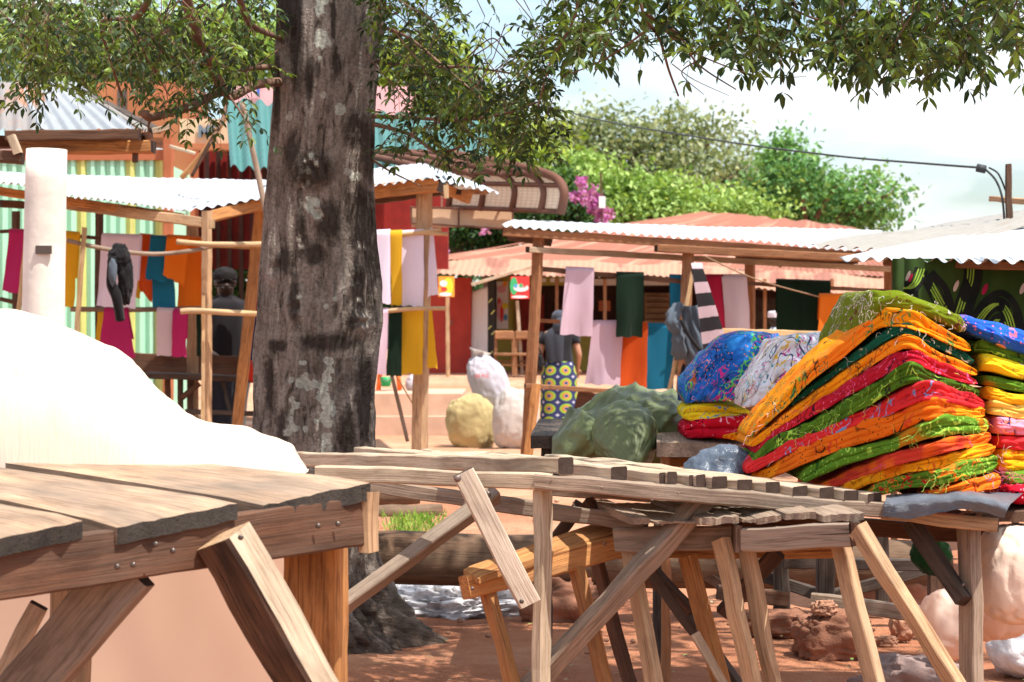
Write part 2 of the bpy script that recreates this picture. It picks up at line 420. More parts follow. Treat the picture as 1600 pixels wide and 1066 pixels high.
# ------------------------------------------------------------------ the big tree
tree = thing('tree', 'thick grey barked tree with pale lichen, standing between the near tables and the stalls', 'tree', P(503, 1004, 8.9))
m, n, b = new_mat('bark')
v_ = coord(n, (1, 1, .24)); cr1 = noise_n(n, v_, 34, 6, .65, .9); cr2 = noise_n(n, v_, 9, 4, .6, .5); pat = noise_n(n, coord(n, (1, 1, .6)), 5.5, 5, .65, .6)
fine = noise_n(n, coord(n), 90, 4, .7)
c = ramp(n, cr1, [(.33, (.06, .05, .042)), (.44, (.27, .225, .19)), (.62, (.40, .345, .30))])
c = mixc(n, ramp(n, pat, [(.52, 0.0), (.66, .6)]), c, (.045, .033, .026))
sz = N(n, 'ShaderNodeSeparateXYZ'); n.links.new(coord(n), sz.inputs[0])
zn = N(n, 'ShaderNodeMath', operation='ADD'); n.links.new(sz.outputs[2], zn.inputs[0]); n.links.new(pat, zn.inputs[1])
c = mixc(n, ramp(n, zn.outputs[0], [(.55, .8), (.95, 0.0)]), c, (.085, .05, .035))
c = mixc(n, ramp(n, cr2, [(.55, 0.0), (.72, .5)]), c, (.36, .30, .25))
c = mixc(n, ramp(n, fine, [(.35, .5), (.55, 0.0)]), c, (.05, .038, .03))
at = N(n, 'ShaderNodeAttribute', attribute_name='rnd')
nz = noise_n(n, coord(n), 55, 3, .7)
ad = N(n, 'ShaderNodeMath', operation='ADD'); n.links.new(at.outputs['Fac'], ad.inputs[0])
sb = N(n, 'ShaderNodeMath', operation='MULTIPLY_ADD'); n.links.new(nz, sb.inputs[0]); sb.inputs[1].default_value = .34; sb.inputs[2].default_value = -.17
n.links.new(sb.outputs[0], ad.inputs[1]); fac = ad.outputs[0]
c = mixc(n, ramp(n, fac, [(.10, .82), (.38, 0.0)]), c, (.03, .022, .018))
lich = ramp(n, noise_n(n, coord(n), 70, 4, .7), [(.35, (.36, .37, .31)), (.6, (.60, .62, .54))])
c = mixc(n, ramp(n, fac, [(.70, 0.0), (.76, 1.0)]), c, lich)
n.links.new(c, b.inputs['Base Color']); b.inputs['Roughness'].default_value = .95; spec(b, .1)
bump(n, b, mixc(n, .35, cr1, fine), 1.0, .04); M['bark'] = m
TE = [(-900, 462, 640), (-500, 450, 620), (-200, 440, 610), (0, 434, 602), (100, 430, 592), (200, 425, 584), (330, 415, 583), (450, 410, 592), (520, 407, 590),
      (600, 403, 583), (650, 400, 583), (720, 396, 583), (870, 390, 584), (930, 376, 603), (970, 360, 632), (1003, 338, 668), (1020, 334, 674)]
TE = spline([tuple(float(q) for q in t) for t in TE], 24)
TE = [t for i, t in enumerate(TE) if t[0] > -100 or i % 6 == 0]
LICH = [(509, 72, 14), (512, 10, 13), (506, 26, 9), (581, 27, 5), (506, 100, 4), (538, 178, 9), (511, 157, 5), (458, 188, 6), (498, 320, 8), (491, 330, 7), (503, 339, 8), (489, 316, 5), (557, 278, 9), (548, 272, 6), (483, 300, 3),
        (519, 563, 6), (521, 577, 6), (516, 590, 7), (512, 603, 8), (510, 616, 9), (517, 627, 11), (524, 640, 9), (514, 648, 8), (518, 660, 6), (517, 678, 7), (519, 690, 8), (516, 703, 8), (519, 716, 7),
        (486, 588, 7), (478, 596, 7), (491, 601, 8), (500, 598, 6), (482, 566, 5), (463, 592, 5), (466, 622, 6), (470, 630, 7), (465, 640, 6), (463, 652, 5), (468, 664, 8), (460, 672, 6), (486, 666, 5), (502, 655, 4),
        (478, 465, 4), (530, 468, 4), (517, 480, 4), (563, 386, 3), (571, 386, 3), (476, 376, 3), (480, 390, 3), (562, 470, 3), (495, 250, 4), (502, 262, 4), (486, 258, 3)]
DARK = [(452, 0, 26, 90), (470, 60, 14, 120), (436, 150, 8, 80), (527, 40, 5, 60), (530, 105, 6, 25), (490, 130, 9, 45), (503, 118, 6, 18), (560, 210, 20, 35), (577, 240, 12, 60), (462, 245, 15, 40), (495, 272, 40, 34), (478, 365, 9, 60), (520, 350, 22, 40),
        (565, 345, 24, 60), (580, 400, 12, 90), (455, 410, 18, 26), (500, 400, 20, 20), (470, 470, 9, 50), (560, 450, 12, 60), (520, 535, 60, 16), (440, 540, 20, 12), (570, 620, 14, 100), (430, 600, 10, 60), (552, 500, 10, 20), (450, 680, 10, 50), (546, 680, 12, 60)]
NT = 220; vs, gs, rs, fs = [], [], [], []
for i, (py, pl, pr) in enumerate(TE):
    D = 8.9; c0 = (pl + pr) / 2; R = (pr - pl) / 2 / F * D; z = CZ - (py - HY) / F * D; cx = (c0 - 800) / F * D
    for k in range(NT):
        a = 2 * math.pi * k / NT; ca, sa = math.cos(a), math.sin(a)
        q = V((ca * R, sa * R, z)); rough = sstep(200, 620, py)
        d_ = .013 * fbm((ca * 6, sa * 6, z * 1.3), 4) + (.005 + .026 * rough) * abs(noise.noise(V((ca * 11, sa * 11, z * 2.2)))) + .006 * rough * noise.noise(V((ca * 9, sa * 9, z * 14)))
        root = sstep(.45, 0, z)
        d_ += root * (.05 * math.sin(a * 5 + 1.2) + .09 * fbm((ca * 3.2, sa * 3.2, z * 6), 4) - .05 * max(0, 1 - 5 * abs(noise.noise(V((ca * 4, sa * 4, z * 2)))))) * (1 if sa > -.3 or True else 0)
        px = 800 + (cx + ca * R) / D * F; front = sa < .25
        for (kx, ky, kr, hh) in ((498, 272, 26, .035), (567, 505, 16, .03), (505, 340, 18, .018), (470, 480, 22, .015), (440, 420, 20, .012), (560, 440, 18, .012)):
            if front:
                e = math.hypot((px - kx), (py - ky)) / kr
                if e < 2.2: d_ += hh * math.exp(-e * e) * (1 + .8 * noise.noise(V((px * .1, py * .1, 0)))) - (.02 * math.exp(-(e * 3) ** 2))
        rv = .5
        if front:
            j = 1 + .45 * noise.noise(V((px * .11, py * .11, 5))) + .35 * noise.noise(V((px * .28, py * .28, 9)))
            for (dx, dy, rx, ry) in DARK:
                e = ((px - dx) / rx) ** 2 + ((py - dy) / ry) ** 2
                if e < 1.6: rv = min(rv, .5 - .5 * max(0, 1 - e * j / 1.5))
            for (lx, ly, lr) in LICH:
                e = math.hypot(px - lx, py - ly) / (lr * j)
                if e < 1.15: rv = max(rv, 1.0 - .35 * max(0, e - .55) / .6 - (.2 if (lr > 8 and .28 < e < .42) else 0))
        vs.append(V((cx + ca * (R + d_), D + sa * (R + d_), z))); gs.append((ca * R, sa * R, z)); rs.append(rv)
nr = len(TE)
for i in range(nr - 1):
    for k in range(NT): a = i * NT + k; b_ = i * NT + (k + 1) % NT; fs.append((a, a + NT, b_ + NT, b_))
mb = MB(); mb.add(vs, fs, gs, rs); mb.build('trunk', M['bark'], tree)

M['branch'] = plain('branch', (.17, .10, .07), .9, .4, .6, 14)
M['leaf'] = leaf_mat('leaf', [(0, (.014, .032, .012)), (.4, (.04, .075, .024)), (.7, (.10, .16, .04)), (1, (.26, .37, .08))], .38)
br = MB(); lf = MB(); tw = MB()
def limb(pts, w0, w1, n=8):
    q = spline(pts, 7); ps = [P(*t) for t in q]; D = pts[0][2]
    tube(br, ps, [lerp(w0, w1, i / (len(ps) - 1)) / F * D / 2 for i in range(len(ps))], n, wob=.25)
BR = [([(440, 128, 8.8), (400, 132, 8.6), (365, 150, 8.5), (350, 140, 8.3), (330, 100, 8.2), (300, 30, 8), (280, -60, 7.8)], 14, 16),
      ([(352, 142, 8.4), (325, 152, 8.3), (300, 165, 8.2), (240, 183, 8.1), (225, 178, 8)], 12, 13), ([(240, 183, 8.1), (233, 192, 8.1), (232, 206, 8.1)], 6, 3),
      ([(352, 140, 8.4), (350, 180, 8.3), (330, 220, 8.2), (300, 275, 8.1)], 7, 5), ([(352, 140, 8.4), (372, 170, 8.2), (395, 200, 8)], 5, 2),
      ([(360, -60, 8), (375, 0, 8.2), (395, 40, 8.5), (440, 60, 8.8)], 12, 10), ([(250, -40, 7.5), (215, 25, 7.7), (160, 35, 7.9), (175, 100, 8.1), (195, 165, 8.2)], 11, 4),
      ([(430, 105, 8.8), (385, 108, 8.6), (360, 122, 8.5)], 10, 6), ([(300, 20, 8), (240, 60, 8.1), (200, 50, 8)], 5, 3), ([(330, 100, 8.2), (270, 90, 8), (190, 40, 7.9)], 5, 2),
      ([(205, 40, 7.8), (235, 100, 7.9), (265, 150, 8)], 5, 2), ([(275, -20, 7.8), (250, 60, 7.9), (262, 155, 8)], 2.2, 1.5),
      ([(583, 182, 8.8), (640, 184, 8.6), (720, 187, 8.3), (790, 178, 8), (840, 160, 7.8)], 7, 3), ([(583, 194, 8.8), (640, 210, 8.6), (685, 238, 8.4), (730, 225, 8.2)], 8, 3),
      ([(685, 238, 8.4), (720, 260, 8.3)], 4, 2), ([(583, 250, 8.8), (610, 268, 8.7), (660, 292, 8.6)], 5, 1.5), ([(640, 210, 8.6), (700, 185, 8.4)], 4, 2),
      ([(590, 96, 8.8), (650, 104, 8.6), (730, 105, 8.4), (800, 115, 8.2)], 6, 2.5), ([(590, 40, 8.8), (640, 60, 8.6), (700, 110, 8.4), (760, 160, 8.3)], 7, 2),
      ([(990, -60, 7), (1005, 20, 7), (1030, 60, 7.1), (1045, 110, 7.2), (1060, 150, 7.3)], 6, 3), ([(1005, 20, 7), (1060, 55, 7.2), (1090, 100, 7.3), (1150, 140, 7.4)], 6, 2),
      ([(1090, 95, 7.3), (1065, 115, 7.3), (1100, 148, 7.3)], 2.5, 1), ([(1030, 40, 7.1), (1080, 80, 7.2), (1180, 118, 7.4), (1260, 120, 7.5)], 3.5, 1.2), ([(1050, 100, 7.2), (1085, 125, 7.2), (1140, 150, 7.2)], 2, .8),
      ([(1150, -50, 6.6), (1250, 20, 6.8), (1380, 60, 7), (1480, 100, 7.2)], 5, 2), ([(1500, -60, 6.5), (1480, 20, 6.7), (1430, 60, 6.8), (1380, 120, 7)], 5, 2), ([(1600, -20, 6.6), (1560, 60, 6.8), (1530, 110, 7)], 4, 2),
      ([(900, -60, 7.2), (900, 20, 7.3), (860, 100, 7.5), (840, 170, 7.6)], 6, 2), ([(1020, 40, 7.1), (950, 90, 7.3), (880, 120, 7.5)], 4, 2), ([(950, -50, 7.1), (960, 30, 7.2), (930, 110, 7.3)], 4, 2),
      ([(730, 90, 8.2), (770, 60, 8), (800, 90, 8), (845, 80, 7.9)], 2.5, 1.5), ([(700, 110, 8.4), (760, 75, 8.2), (800, 45, 8)], 2.5, 1)]
for pts, a, b_ in BR: limb(pts, a, b_)
# the forks above the picture that carry the shading crown
for pts, a, b_ in [([(530, -850, 8.9), (560, -1300, 8.5), (760, -1600, 7.6), (1000, -1800, 6.8)], 120, 40), ([(530, -850, 8.9), (430, -1300, 9.3), (200, -1600, 9.5)], 110, 40),
                   ([(560, -300, 8.8), (760, -420, 8.2), (1000, -250, 7.3), (1030, -60, 7.05)], 70, 14), ([(1000, -250, 7.3), (1250, -200, 6.7), (1500, -60, 6.5)], 30, 9), ([(1000, -250, 7.3), (930, -150, 7.2), (905, -60, 7.2)], 20, 8),
                   ([(470, -200, 8.8), (380, -250, 8.4), (300, -150, 8), (280, -60, 7.8)], 50, 16), ([(380, -250, 8.4), (360, -130, 8.1), (360, -60, 8)], 20, 12), ([(300, -150, 8), (260, -90, 7.6), (250, -40, 7.5)], 18, 11), ([(1000, -250, 7.3), (1120, -120, 6.7), (1150, -50, 6.6)], 14, 5)]:
    limb(pts, a, b_, 10)
CL = [(620, 30, 45, 55, 70, 7.9, 9.3), (650, 80, 60, 45, 60, 7.9, 9.3), (640, 135, 60, 40, 50, 7.9, 9.3), (650, 215, 60, 45, 50, 8, 9.3), (725, 165, 60, 40, 55, 7.8, 9), (760, 215, 70, 45, 75, 7.8, 9),
      (815, 150, 45, 45, 55, 7.5, 8.6), (830, 205, 45, 50, 65, 7.5, 8.6), (690, 20, 30, 30, 20, 8, 9), (740, 20, 30, 16, 5, 8, 9), (780, 60, 50, 30, 9, 7.8, 8.6), (850, 90, 30, 50, 34, 7.2, 8.2),
      (905, 60, 40, 70, 75, 7, 8.2), (905, 125, 45, 25, 40, 7, 8.2), (960, 50, 50, 65, 75, 6.9, 8), (1015, 20, 50, 45, 50, 6.9, 8), (1040, 100, 40, 45, 40, 6.9, 7.6), (1090, 40, 55, 55, 65, 6.6, 7.8), (1110, 110, 50, 40, 30, 6.8, 7.6), (1160, 110, 50, 35, 60, 6.6, 7.6),
      (1190, 40, 60, 55, 60, 6.5, 7.6), (1230, 120, 55, 28, 40, 6.5, 7.4), (1270, 60, 60, 60, 70, 6.4, 7.6), (1320, 115, 60, 38, 60, 6.4, 7.4), (1350, 40, 60, 50, 55, 6.4, 7.6), (1400, 120, 60, 42, 75, 6.3, 7.4), (1450, 50, 60, 55, 60, 6.3, 7.6),
      (1480, 130, 50, 38, 55, 6.3, 7.4), (1540, 90, 50, 50, 60, 6.3, 7.4), (1590, 60, 40, 65, 65, 6.3, 7.4), (1150, -10, 300, 20, 110, 6.4, 7.6), (1500, -5, 130, 20, 60, 6.3, 7.4),
      (50, 30, 80, 70, 120, 7, 8.8), (60, 90, 80, 50, 90, 7, 8.8), (70, 140, 75, 25, 40, 7.2, 8.6), (150, 40, 80, 60, 110, 7.3, 9), (170, 105, 70, 40, 80, 7.5, 9), (240, 50, 70, 60, 90, 7.5, 9), (260, 110, 70, 40, 60, 7.6, 9),
      (300, 170, 60, 26, 36, 7.8, 8.8), (330, 60, 70, 60, 90, 7.6, 9), (350, 120, 60, 35, 40, 7.8, 9), (240, 168, 30, 22, 16, 7.8, 8.6), (400, 40, 40, 60, 50, 7.8, 9.2), (395, 195, 26, 16, 7, 7.9, 8.3), (310, 200, 40, 12, 10, 7.9, 8.6)]
for (cx, cy, rx, ry, cnt, d0, d1) in CL:
    if cx > 860: cy -= 30
    for i in range(int(cnt * (.62 if cx > 860 else .86 if cx > 600 else .68))):
        a = random.uniform(0, 2 * math.pi); q = math.sqrt(random.random()) * (1 + .15 * random.gauss(0, 1))
        p = P(cx + rx * q * math.cos(a), cy + ry * q * math.sin(a) - 8, random.uniform(d0, d1))
        d = V((math.cos(a) * .7, random.uniform(-.8, .8), -random.uniform(0.0, .9))) + rnd_dir() * .6
        right = cx > 860; d.normalize()
        if noise.noise(p * 3.6 + V((3, 1, 7))) < -.10 and random.random() < .85: continue
        p = p - d * .08 + V((0, 0, .045 if right else .02))
        spray(lf, tw, p, d.normalized(), random.uniform(.12, .18), .052 if right else .039, .019 if right else .0145, 4 if right else 5, r=min(1, max(0, random.gauss(.50 if right else .42, .2) + (.3 if random.random() < .1 else 0))))  # sunlight put into the tone: leaves on the right made lighter
        if i % 6 == 0: tube(tw, [p, p + V((random.uniform(-.08, .08), random.uniform(-.08, .08), .09)), p + V((random.uniform(-.15, .15), random.uniform(-.15, .15), .2))], .0022, 4, caps=False)
# upper crown, out of the picture, that throws the dappled shade
random.seed(21)
for (cx, cy, cz, rx, ry, rz, cnt) in [(1.5, 7.2, 4.6, 1.9, 1.3, .6, 260), (.3, 8.6, 5.0, 1.6, 1.3, .7, 240), (2.2, 5.9, 4.2, .9, .6, .4, 60), (-1.9, 8.6, 4.4, 1.6, 1.2, .7, 160), (1.6, 8.6, 4.2, 1.3, 1.0, .5, 120), (3.2, 6.6, 4.6, .9, .8, .4, 60), (-.6, 6.4, 4.4, .9, .7, .3, 50)]:
    for i in range(cnt):
        q = rnd_dir() * random.random() ** .4; p = V((cx + q.x * rx, cy + q.y * ry, cz + q.z * rz))
        spray(lf, tw, p, (rnd_dir() + V((0, 0, -.2))).normalized(), .26, .10, .042, 3)
br.build('branches', M['branch'], tree); tw.build('twigs', M['branch'], tree); lf.build('crown', M['leaf'], tree)
# ------------------------------------------------------------------ near table (left, out of focus)
random.seed(3)
near = thing('market_table', 'rough plank table at the left edge with brown apron, under the white sheeted heap', 'table', (-.55, 4.4, 0))
def slab(mb, A, B, C, D, th, jag=.006, m=0, m_end=1, nu=14, nv=10, r=.5):
    """plank: A-B is the sawn end, D-C the far end; jagged sawn end, th = thickness downwards"""
    q = quadfn(A, B, C, D); o = random.uniform(0, 90); Lg = (V(D) - V(A)).length; W = (V(B) - V(A)).length
    back = (V(D) - V(A)).normalized(); tops, bots, gt, gb = [], [], [], []
    for j in range(nv + 1):
        for i in range(nu + 1):
            u, v = i / nu, j / nv; p = q(u, v); e = jag * (noise.noise(V((u * W * 55, o, 0))) + .6 * noise.noise(V((u * W * 17, o, 3)))) * (1 if j == 0 else 0)
            p = p - back * e * 1.5 + V((0, 0, .0022 * noise.noise(V((u * 6, v * 5, o)))))
            dz = (jag * .8 * max(0, noise.noise(V((u * W * 40, o, 7)))) + .004) if j == 0 else 0
            tops.append(p - V((0, 0, dz))); gt.append((v * Lg + o, u * W + o, 0))
            bots.append(p - V((0, 0, th + .3 * jag * noise.noise(V((u * W * 40, o, 9)))))); gb.append((v * Lg + o, u * W + o, th))
    k = nu + 1; n0 = len(tops); fs, ms = [], []
    for j in range(nv):
        for i in range(nu):
            a = j * k + i; fs.append((a, a + 1, a + k + 1, a + k)); ms.append(m)
            fs.append((n0 + a, n0 + a + k, n0 + a + k + 1, n0 + a + 1)); ms.append(m)
    for i in range(nu):
        fs.append((i, n0 + i, n0 + i + 1, i + 1)); ms.append(m_end)
        a = nv * k + i; fs.append((a, a + 1, n0 + a + 1, n0 + a)); ms.append(m)
    for j in range(nv):
        a = j * k; fs.append((a, a + k, n0 + a + k, n0 + a)); ms.append(m)
        a = j * k + nu; fs.append((a, n0 + a, n0 + a + k, a + k)); ms.append(m)
    mb.add(tops + bots, fs, gt + gb, r, ms, False)
mb = MB()
slab(mb, P(412, 786, 4.46), P(577, 752, 4.64), P(150, 705, 5.5), P(-60, 712, 5.28), .040, .006, r=.9)
slab(mb, P(183, 821, 4.20), P(371, 783, 4.40), P(-60, 722, 5.18), P(-190, 738, 4.95), .036, .007, r=.8)
slab(mb, P(-90, 856, 3.92), P(130, 811, 4.15), P(-230, 745, 4.85), P(-420, 780, 4.5), .036, .006, r=.7)
mb.build('tabletop', [M['plank_wood'], M['char_wood']], near)
mb = MB(); slab(mb, P(-80, 872, 4.02), P(540, 782, 4.62), P(140, 742, 5.45), P(-400, 800, 4.85), .012, .001, m_end=0, r=.2); mb.build('sun_block_board', [M['grey_wood'], M['grey_wood']], near)  # board added beneath the planks to block sun stripes through the seams
MBx = MB(); A, B = P(-60, 902, 4.0), P(566, 813, 4.66); beam(MBx, A, B, .098, .04, m_end=1, r=.6, jit=.002); MBx.build('apron', [M['brown_wood'], M['end_grain']], near)
bar('apron', near, 'brown_wood', (566, 800, 4.68), (60, 745, 5.55), 70, .035, r=.4)
bar('corner_block', near, 'tan_wood', (577, 768, 4.66), (576, 862, 4.66), 32, .05, roll=20, r=.7)
a = (492, 868, 4.76); g = grounded(a, (492, 1066, 4.76)); bar('leg', near, 'orange_wood', (492, 835, 4.76), g, 104, .07, roll=14, r=.9)
a = (350, 838, 4.32); g = grounded(a, (478, 1066, 4.36)); bar('brace', near, 'pale_wood', a, g, 104, .105, roll=-48, r=.9, m_end='tan_wood', mat2='burnt_wood', sides=(0, 0, 0, 0, 0, 2, 2, 2))
a = (176, 920, 4.30); b_ = (52, 1066, 4.34); g = grounded(a, b_); bar('brace', near, 'grey_wood', (205, 886, 4.30), g, 92, .05, roll=12, r=.5)
a = (-60, 905, 4.08); g = grounded(a, (-62, 1066, 4.08)); bar('leg', near, 'tan_wood', a, g, 90, .07, r=.7)
a = (30, 1005, 4.7); g = grounded(a, (0, 1066, 4.7)); bar('brace', near, 'pale_wood', (60, 945, 4.7), g, 30, .03, r=.9)
a = (110, 740, 5.5); g = grounded(a, (110, 1066, 5.5)); bar('leg', near, 'tan_wood', a, g, 60, .06, r=.5)
def nail(parent, px, py, D, r=.004, mat='steel', name='nail'):
    mb = MB(); blob(mb, P(px, py, D), (r, r * .5, r), 10, 6, 0.02); return mb.build(name, M[mat], parent)
for q in ((183, 886, 4.2), (208, 883, 4.22), (243, 851, 4.26), (270, 861, 4.29), (497, 822, 4.56), (528, 819, 4.6), (376, 840, 4.25)): nail(near, *q[:2], q[2] - .028, .0055)

M['white_sheet'] = plain('white_sheet', (.66, .53, .42), .7, .06, .5, 3, .3)
m, n, b = new_mat('peach_sheet'); k = noise_n(n, coord(n), 3, 4)
n.links.new(ramp(n, k, [(.3, (.86, .68, .56)), (.7, (.90, .76, .66))]), b.inputs['Base Color']); b.inputs['Roughness'].default_value = .6
t = N(n, 'ShaderNodeBsdfTranslucent'); t.inputs['Color'].default_value = (.95, .62, .42, 1); x = N(n, 'ShaderNodeMixShader', Fac=.45)
n.links.new(b.outputs[0], x.inputs[1]); n.links.new(t.outputs[0], x.inputs[2]); n.links.new(x.outputs[0], n.nodes['Material Output'].inputs['Surface']); M['peach_sheet'] = m
# white sheeted heap on the near table
H = [(-220, 500), (-100, 486), (0, 479), (40, 484), (75, 492), (109, 510), (150, 531), (180, 546), (210, 571), (240, 602), (277, 637), (293, 648), (319, 657), (375, 661), (405, 675), (440, 690), (456, 700), (477, 737)]
HS = spline([tuple(map(float, q)) for q in H], 8)
mb = MB(); n_ = len(HS)
def heap(u, v):
    px, py = HS[min(n_ - 1, int(u * (n_ - 1) + .5))]
    Dc = 5.42 - .10 * u; hw = .26 * (1 - .72 * sstep(.72, 1, u)); t = v * 2 - 1
    base = 735 - 6 * (1 - u); bz = P(px, base, Dc - hw).z; tz = P(px, py, Dc).z
    z = bz - .006 + (tz - bz) * max(0, 1 - abs(t) ** 2.4) ** .62
    q = P(px, 700, Dc); f = fbm((q.x * 5, t * 2, z * 6), 4)
    return V((q.x + .004 * f, Dc + hw * t + .05 * f * (1 - abs(t)), z + (.004 * f + .006 * abs(noise.noise(V((q.x * 9, t * 2.4, 1))))) * (1 - t * t)))
grid(mb, n_ - 1, 46, heap, lambda u, v: (u * 2.5, v, 0))
tag(mb.build('sheeted_heap', M['white_sheet']), 'large white sheeted heap lying on the near plank table at the left edge', 'covered heap')
# peach sacks stored under the near table
mb = MB(); q_ = quadfn(P(-260, 770, 5.75), P(500, 760, 5.75), V((-.52, 6.15, -.01)), V((-1.9, 6.15, -.01)))
grid(mb, 70, 30, lambda u, v: q_(u, v) + V((0, -1, .3)) * (.035 * noise.noise(V((u * 4, v * 1.5, 3))) + .012 * noise.noise(V((u * 12, v * 3, 8)))))
tag(mb.build('draped_sheet', M['peach_sheet']), 'smooth peach sheet hanging to the ground behind the near plank table', 'sheet')

# ------------------------------------------------------------------ slatted table (middle)
random.seed(5)
slt = thing('market_table', 'weathered table of spaced slats with bolted braces below the tall fabric pile', 'table', (.5, 5.9, 0))
mb = MB(); barm(mb, (498, 739, 5.95), (868, 753, 5.70), 25, .045, m_end=1, r=.95); mb.build('rail', [M['pale_wood'], M['end_grain']], slt)
mb = MB(); barm(mb, (836, 752, 5.69), (1384, 798, 5.60), 24, .045, m_end=1, r=.7); mb.build('rail', [M['grey_wood'], M['end_grain']], slt)
mb = MB(); barm(mb, (1380, 800, 5.62), (1560, 822, 5.55), 22, .05, m_end=1, r=.7); mb.build('rail', [M['tan_wood'], M['end_grain']], slt)
# slats: sawn ends rest on the front rail, the rest runs away to the left
mb = MB()
def railz(px):
    t = (px - 868) / (1384 - 868); D = lerp(5.70, 5.60, t); y = lerp(742, 786, t); return D, y
ends = [(884, 20, 26, .0), (967, 14, 22, .1), (1038, 9, 20, 0), (1050, 9, 20, 0), (1084, 9, 19, 0), (1096, 9, 19, 0), (1124, 14, 19, 0), (1165, 13, 18, 0), (1207, 13, 18, 0), (1249, 12, 17, 0), (1291, 13, 18, 0), (1330, 15, 16, 0), (1366, 14, 15, 0)]
bx, by = P(500, 724, 6.95), P(884, 731, 5.66)
dirn = (V((bx.x, bx.y, 0)) - V((by.x, by.y, 0))).normalized()
for i, (px, wpx, hpx, _) in enumerate(ends):
    D, y = railz(px); D -= .012; H_ = hpx / F * D; C = P(px, y - hpx / 2 + (1 if i else -2), D)
    Lg = 1.55 - .02 * i + random.uniform(-.05, .05); E = C + V((dirn.x, dirn.y, 0)) * Lg; E.z = .812 if i == 0 else lerp(C.z, .83, .8)
    dd = V((dirn.x + random.uniform(-.02, .02), dirn.y, 0)).normalized(); E.x += random.uniform(-.02, .02)
    beam(mb, C, E, H_, .045 if wpx > 10 else .03, m_end=1, r=random.uniform(.75, 1), roll=90 if False else 0)
for i in range(6):           # slats under the fabric pile
    C = P(1405 + i * 28, 797 + i * 3, 5.62); E = C + V((dirn.x, dirn.y, 0)) * 1.5; beam(mb, C, E, .026, .045, m_end=1)
mb.build('slats', [M['pale_wood'], M['end_grain']], slt)
bar('rail', slt, 'grey_wood', (578, 757, 6.30), (1010, 822, 5.98), 24, .04, r=.3)
bar('rail', slt, 'grey_wood', (860, 768, 6.9), (1480, 800, 6.75), 16, .05, r=.3)
bar('rail', slt, 'brown_wood', (1090, 806, 6.3), (1580, 838, 6.1), 26, .04, r=.3)
a = (848, 764, 5.74); g = grounded(a, (846, 1066, 5.74)); bar('leg', slt, 'pale_wood', a, g, 31, .055, roll=28, r=.8)
a = (1514, 826, 5.63); g = grounded(a, (1520, 1066, 5.63)); bar('leg', slt, 'grey_wood', a, g, 35, .062, roll=-24, r=.9)
a = (596, 760, 6.5); g = grounded(a, (590, 1066, 6.5)); 
a = (1512, 830, 6.75); g = grounded(a, (1512, 1066, 6.75)); bar('leg', slt, 'brown_wood', a, g, 20, .05, r=.3)
br_ = bar('brace', slt, 'white_wood', (722, 738, 5.66), (828, 945, 5.68), 34, .03, r=1, roll=-6); 
nail(br_, 715, 748, 5.635, .009, 'iron', 'bolt'); nail(br_, 815, 940, 5.65, .006, 'steel', 'bolt'); 
br_ = bar('brace', slt, 'grey_wood', (775, 771, 5.98), (520, 960, 5.80), 34, .05, roll=30, r=.6); nail(br_, 762, 773, 5.93, .009, 'steel', 'bolt')
br_ = bar('brace', slt, 'grey_wood', (1104, 776, 5.72), (826, 1078, 5.80), 40, .05, roll=-28, r=.8)
br_ = bar('brace', slt, 'brown_wood', (915, 786, 6.15), (1080, 960, 6.0), 30, .045, roll=20, r=.4); nail(br_, 925, 803, 6.1, .009, 'steel', 'bolt')
g = grounded((1030, 905, 6.05), (1100, 1000, 6.0)); bar('brace', slt, 'dark_wood', (1010, 880, 6.05), g, 26, .045, roll=20, r=.9)
br_ = bar('brace', slt, 'dark_wood', (1424, 818, 5.72), (1506, 940, 5.6), 34, .055, roll=24, r=.9); nail(br_, 1505, 914, 5.56, .004, 'steel', 'bolt')
bar('brace', slt, 'tan_wood', (1440, 836, 6.0), (1500, 930, 5.9), 20, .04, r=.6)
bar('brace', slt, 'dark_wood', (905, 790, 6.6), (855, 860, 6.7), 18, .04, r=.4)
for q in ((866, 738, 5.68), (940, 762, 5.66), (1060, 771, 5.64)): nail(slt, q[0], q[1], q[2] - .026, .003, 'iron')

# ------------------------------------------------------------------ low table under it
low = thing('trestle_table', 'low rickety table with split board edges and four splayed legs, under the slatted table', 'table', (.5, 5.7, 0))
ap1, ap2 = (962, 842, 5.80), (1150, 841, 5.62)
bar('apron', low, 'grey_wood', (962, 843, 5.88), (1146, 840, 5.76), 38, .035, r=.6)
bar('apron', low, 'grey_wood', (1158, 843, 5.61), (1334, 836, 5.42), 37, .035, r=.7)
bar('apron_block', low, 'brown_wood', (1152, 820, 5.62), (1152, 862, 5.62), 12, .06, r=.5)
bar('apron_block', low, 'brown_wood', (1336, 814, 5.40), (1337, 850, 5.40), 12, .06, r=.6)
bar('apron', low, 'orange_wood', (968, 862, 6.15), (1330, 860, 6.0), 22, .035, r=.6)
mb = MB()
def plank_px(x0, y0, d0, x1, y1, d1, hp, dep=.10, r=.7):
    A, B = P(x0, y0, d0), P(x1, y1, d1); k = V((-.10, .55, .006)).normalized() * .5
    slab(mb, A, B, B + k, A + k, hp / F * d0, .007, r=r, nu=12, nv=4, m_end=0)
plank_px(985, 806, 5.74, 1016, 806, 5.72, 13); plank_px(1092, 807, 5.64, 1154, 803, 5.59, 14); plank_px(1160, 808, 5.58, 1183, 809, 5.57, 8, r=.3)
plank_px(1184, 807, 5.56, 1221, 801, 5.53, 13); plank_px(1228, 800, 5.52, 1275, 797, 5.48, 13); plank_px(1284, 802, 5.46, 1351, 799, 5.39, 14); plank_px(1020, 812, 5.72, 1088, 812, 5.66, 7, r=.3)
mb.build('tabletop', [M['grey_wood'], M['end_grain']], low)
